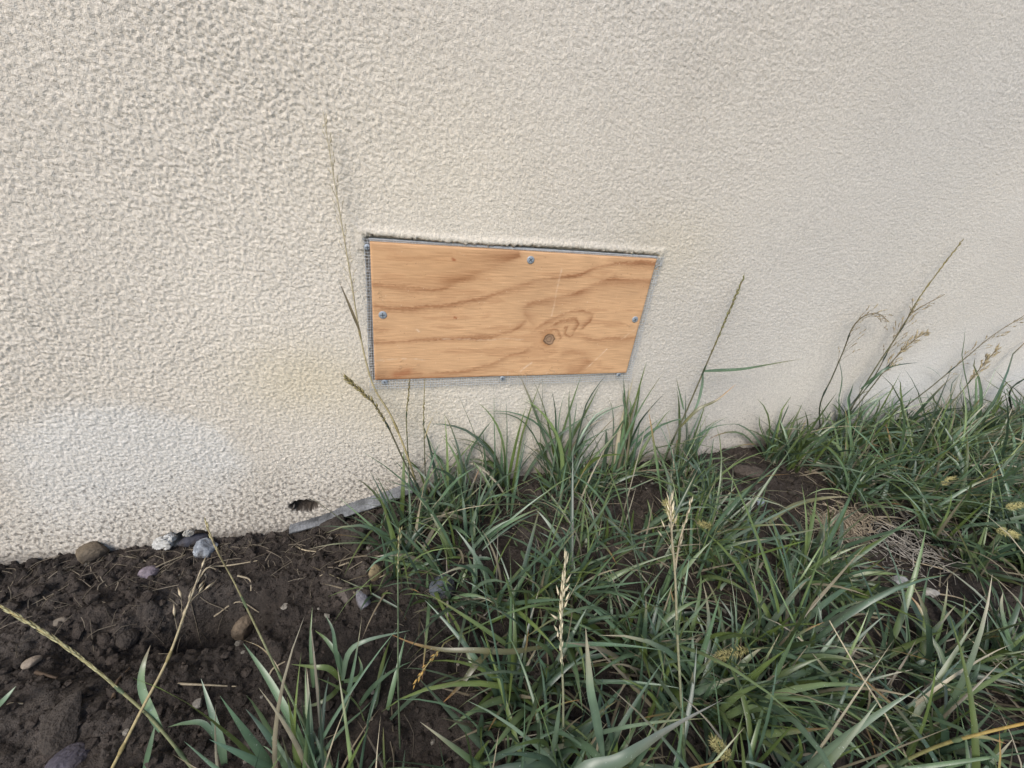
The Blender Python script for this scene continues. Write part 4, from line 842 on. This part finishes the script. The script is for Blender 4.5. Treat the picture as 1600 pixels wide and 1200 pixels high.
stalk('f9', 'small orange ear bent down over the bare soil patch', .0008, .0005, OLIVE*1.4, YEL, n=30, head=lambda mb, C, r: spike(mb, sub(.50, 1)(C), r, 16, .007, .0012, np.array((.52, .33, .10)), .38))
stalk('s15', 'thin upright green stalk at the left edge of the grass', .0009, .0006, GRN, GRN*1.5, n=30, head=lambda mb, C, r: spike(mb, sub(.72, 1)(C), r, 14, .008, .0011, np.array((.30, .27, .14)), .15))
stalk('s16', 'long thin green stalk rising to the lower right corner of the board', .0009, .0006, DGR*1.3, GRN*1.2, n=30, head=lambda mb, C, r: spike(mb, sub(.80, .98)(C), r, 8, .018, .0011, G1, .05))
FX = np.array((.46, .42, .19))
for k, lab in (('fx1', 'small bristly foxtail head beside the white bleached tips'), ('fx2', 'small bristly foxtail head right of the branching stalk'), ('fx3', 'bristly yellow foxtail head in the grass at lower middle right'), ('fx4', 'foxtail head low on the grass bank at the right edge'),
               ('fx5', 'pale foxtail head high on the grass bank at right'), ('fx6', 'foxtail head above the lowest one at the right edge'), ('fx7', 'foxtail head at the bottom edge right of the middle')):
    stalk(k, lab, .0007, .0006, GRN*1.3, OLIVE*1.4, name='foxtail_grass', cat='foxtail', n=40, upto=.72, group='foxtail heads', head=lambda mb, C, r: foxtail(mb, sub(.64, 1)(C), r, FX))
def lone(key, w, a, b, label, name='grass_leaf', cat='grass leaf', **kw):
    root = None; mb = MB(); leaf(mb, PTS[key], w, a, b, **dict(dict(n=20), **kw)); o = link(name, mb.build(name, M_BLADE)); return tag(o, label, cat, 'single leaves')
lone('f10', .0115, G3*.75, np.array((.30, .30, .26)), 'broad folded grey-green leaf arching across the bottom right of middle', twist=.7, fold=.5, tip=1.6, n=30, base=.4)
lone('f11', .0082, G3*1.1, PALE*.8, 'upright blunt grey-green leaf right of the pale central spike', tip=4, n=24, base=.25)
lone('f12', .0110, G2*1.1, PALE, 'tapering green leaf at the right edge, with a pale tip', n=22)
lone('f13', .0072, OLIVE*1.3, PALE*.9, 'yellowing leaf arched over the bare strip at right', n=22)
lone('f13b', .0062, PALE*.7, PALE*.9, 'dry tan leaf pointing up beside the tan nest', n=16)
lone('f14', .0022, DGR*2.0, BRN*1.2, 'thin grey stem lying on the soil left of the grass', n=16)
lone('arch', .0062, OLIVE*.85, RUST, 'olive leaf with an orange tip stretched over the bare soil patch', n=22, tip=1.6)
lone('dead1', .0062, OLIVE*.7, RUST*.7, 'brownish dying leaf bent down over the bare soil patch', n=18)
lone('lf1', .0042, G2, LIME, 'slim upright green leaf left of the seedling')
lone('lf2', .0068, G2*1.1, G1, 'long green leaf leaning left over the soil, below the seedling')
lone('lf3', .0076, G1, G3, 'green leaf standing in the soil at the bottom, left of the long leaf')
lone('lf4', .0048, G1*.9, G2, 'short green leaf bent sideways toward the crossing stalks', up=(0, -.2, 1))
lone('lf5', .0058, G1, G2, 'green leaf tip at the far left edge')
lone('lf6', .0048, G1, G2, 'green leaf at the bottom edge beside the crossing stalks')
root = thing('grass_seedling', PTS['seedling'][0], 'bright green grass seedling standing alone on the soil', 'seedling')
for k, w, a, b in (('sd1', .0055, G2, LIME), ('sd2', .0058, G3*1.1, G3), ('sd3', .0060, LIME*.9, LIME), ('sd4', .0050, LIME*.8, OLIVE), ('sd5', .0050, G2, LIME), ('sd6', .0045, G1, G2)):
    mb = MB(); leaf(mb, PTS[k], w, a, b, n=14); link('leaf', mb.build('leaf', M_BLADE), root)
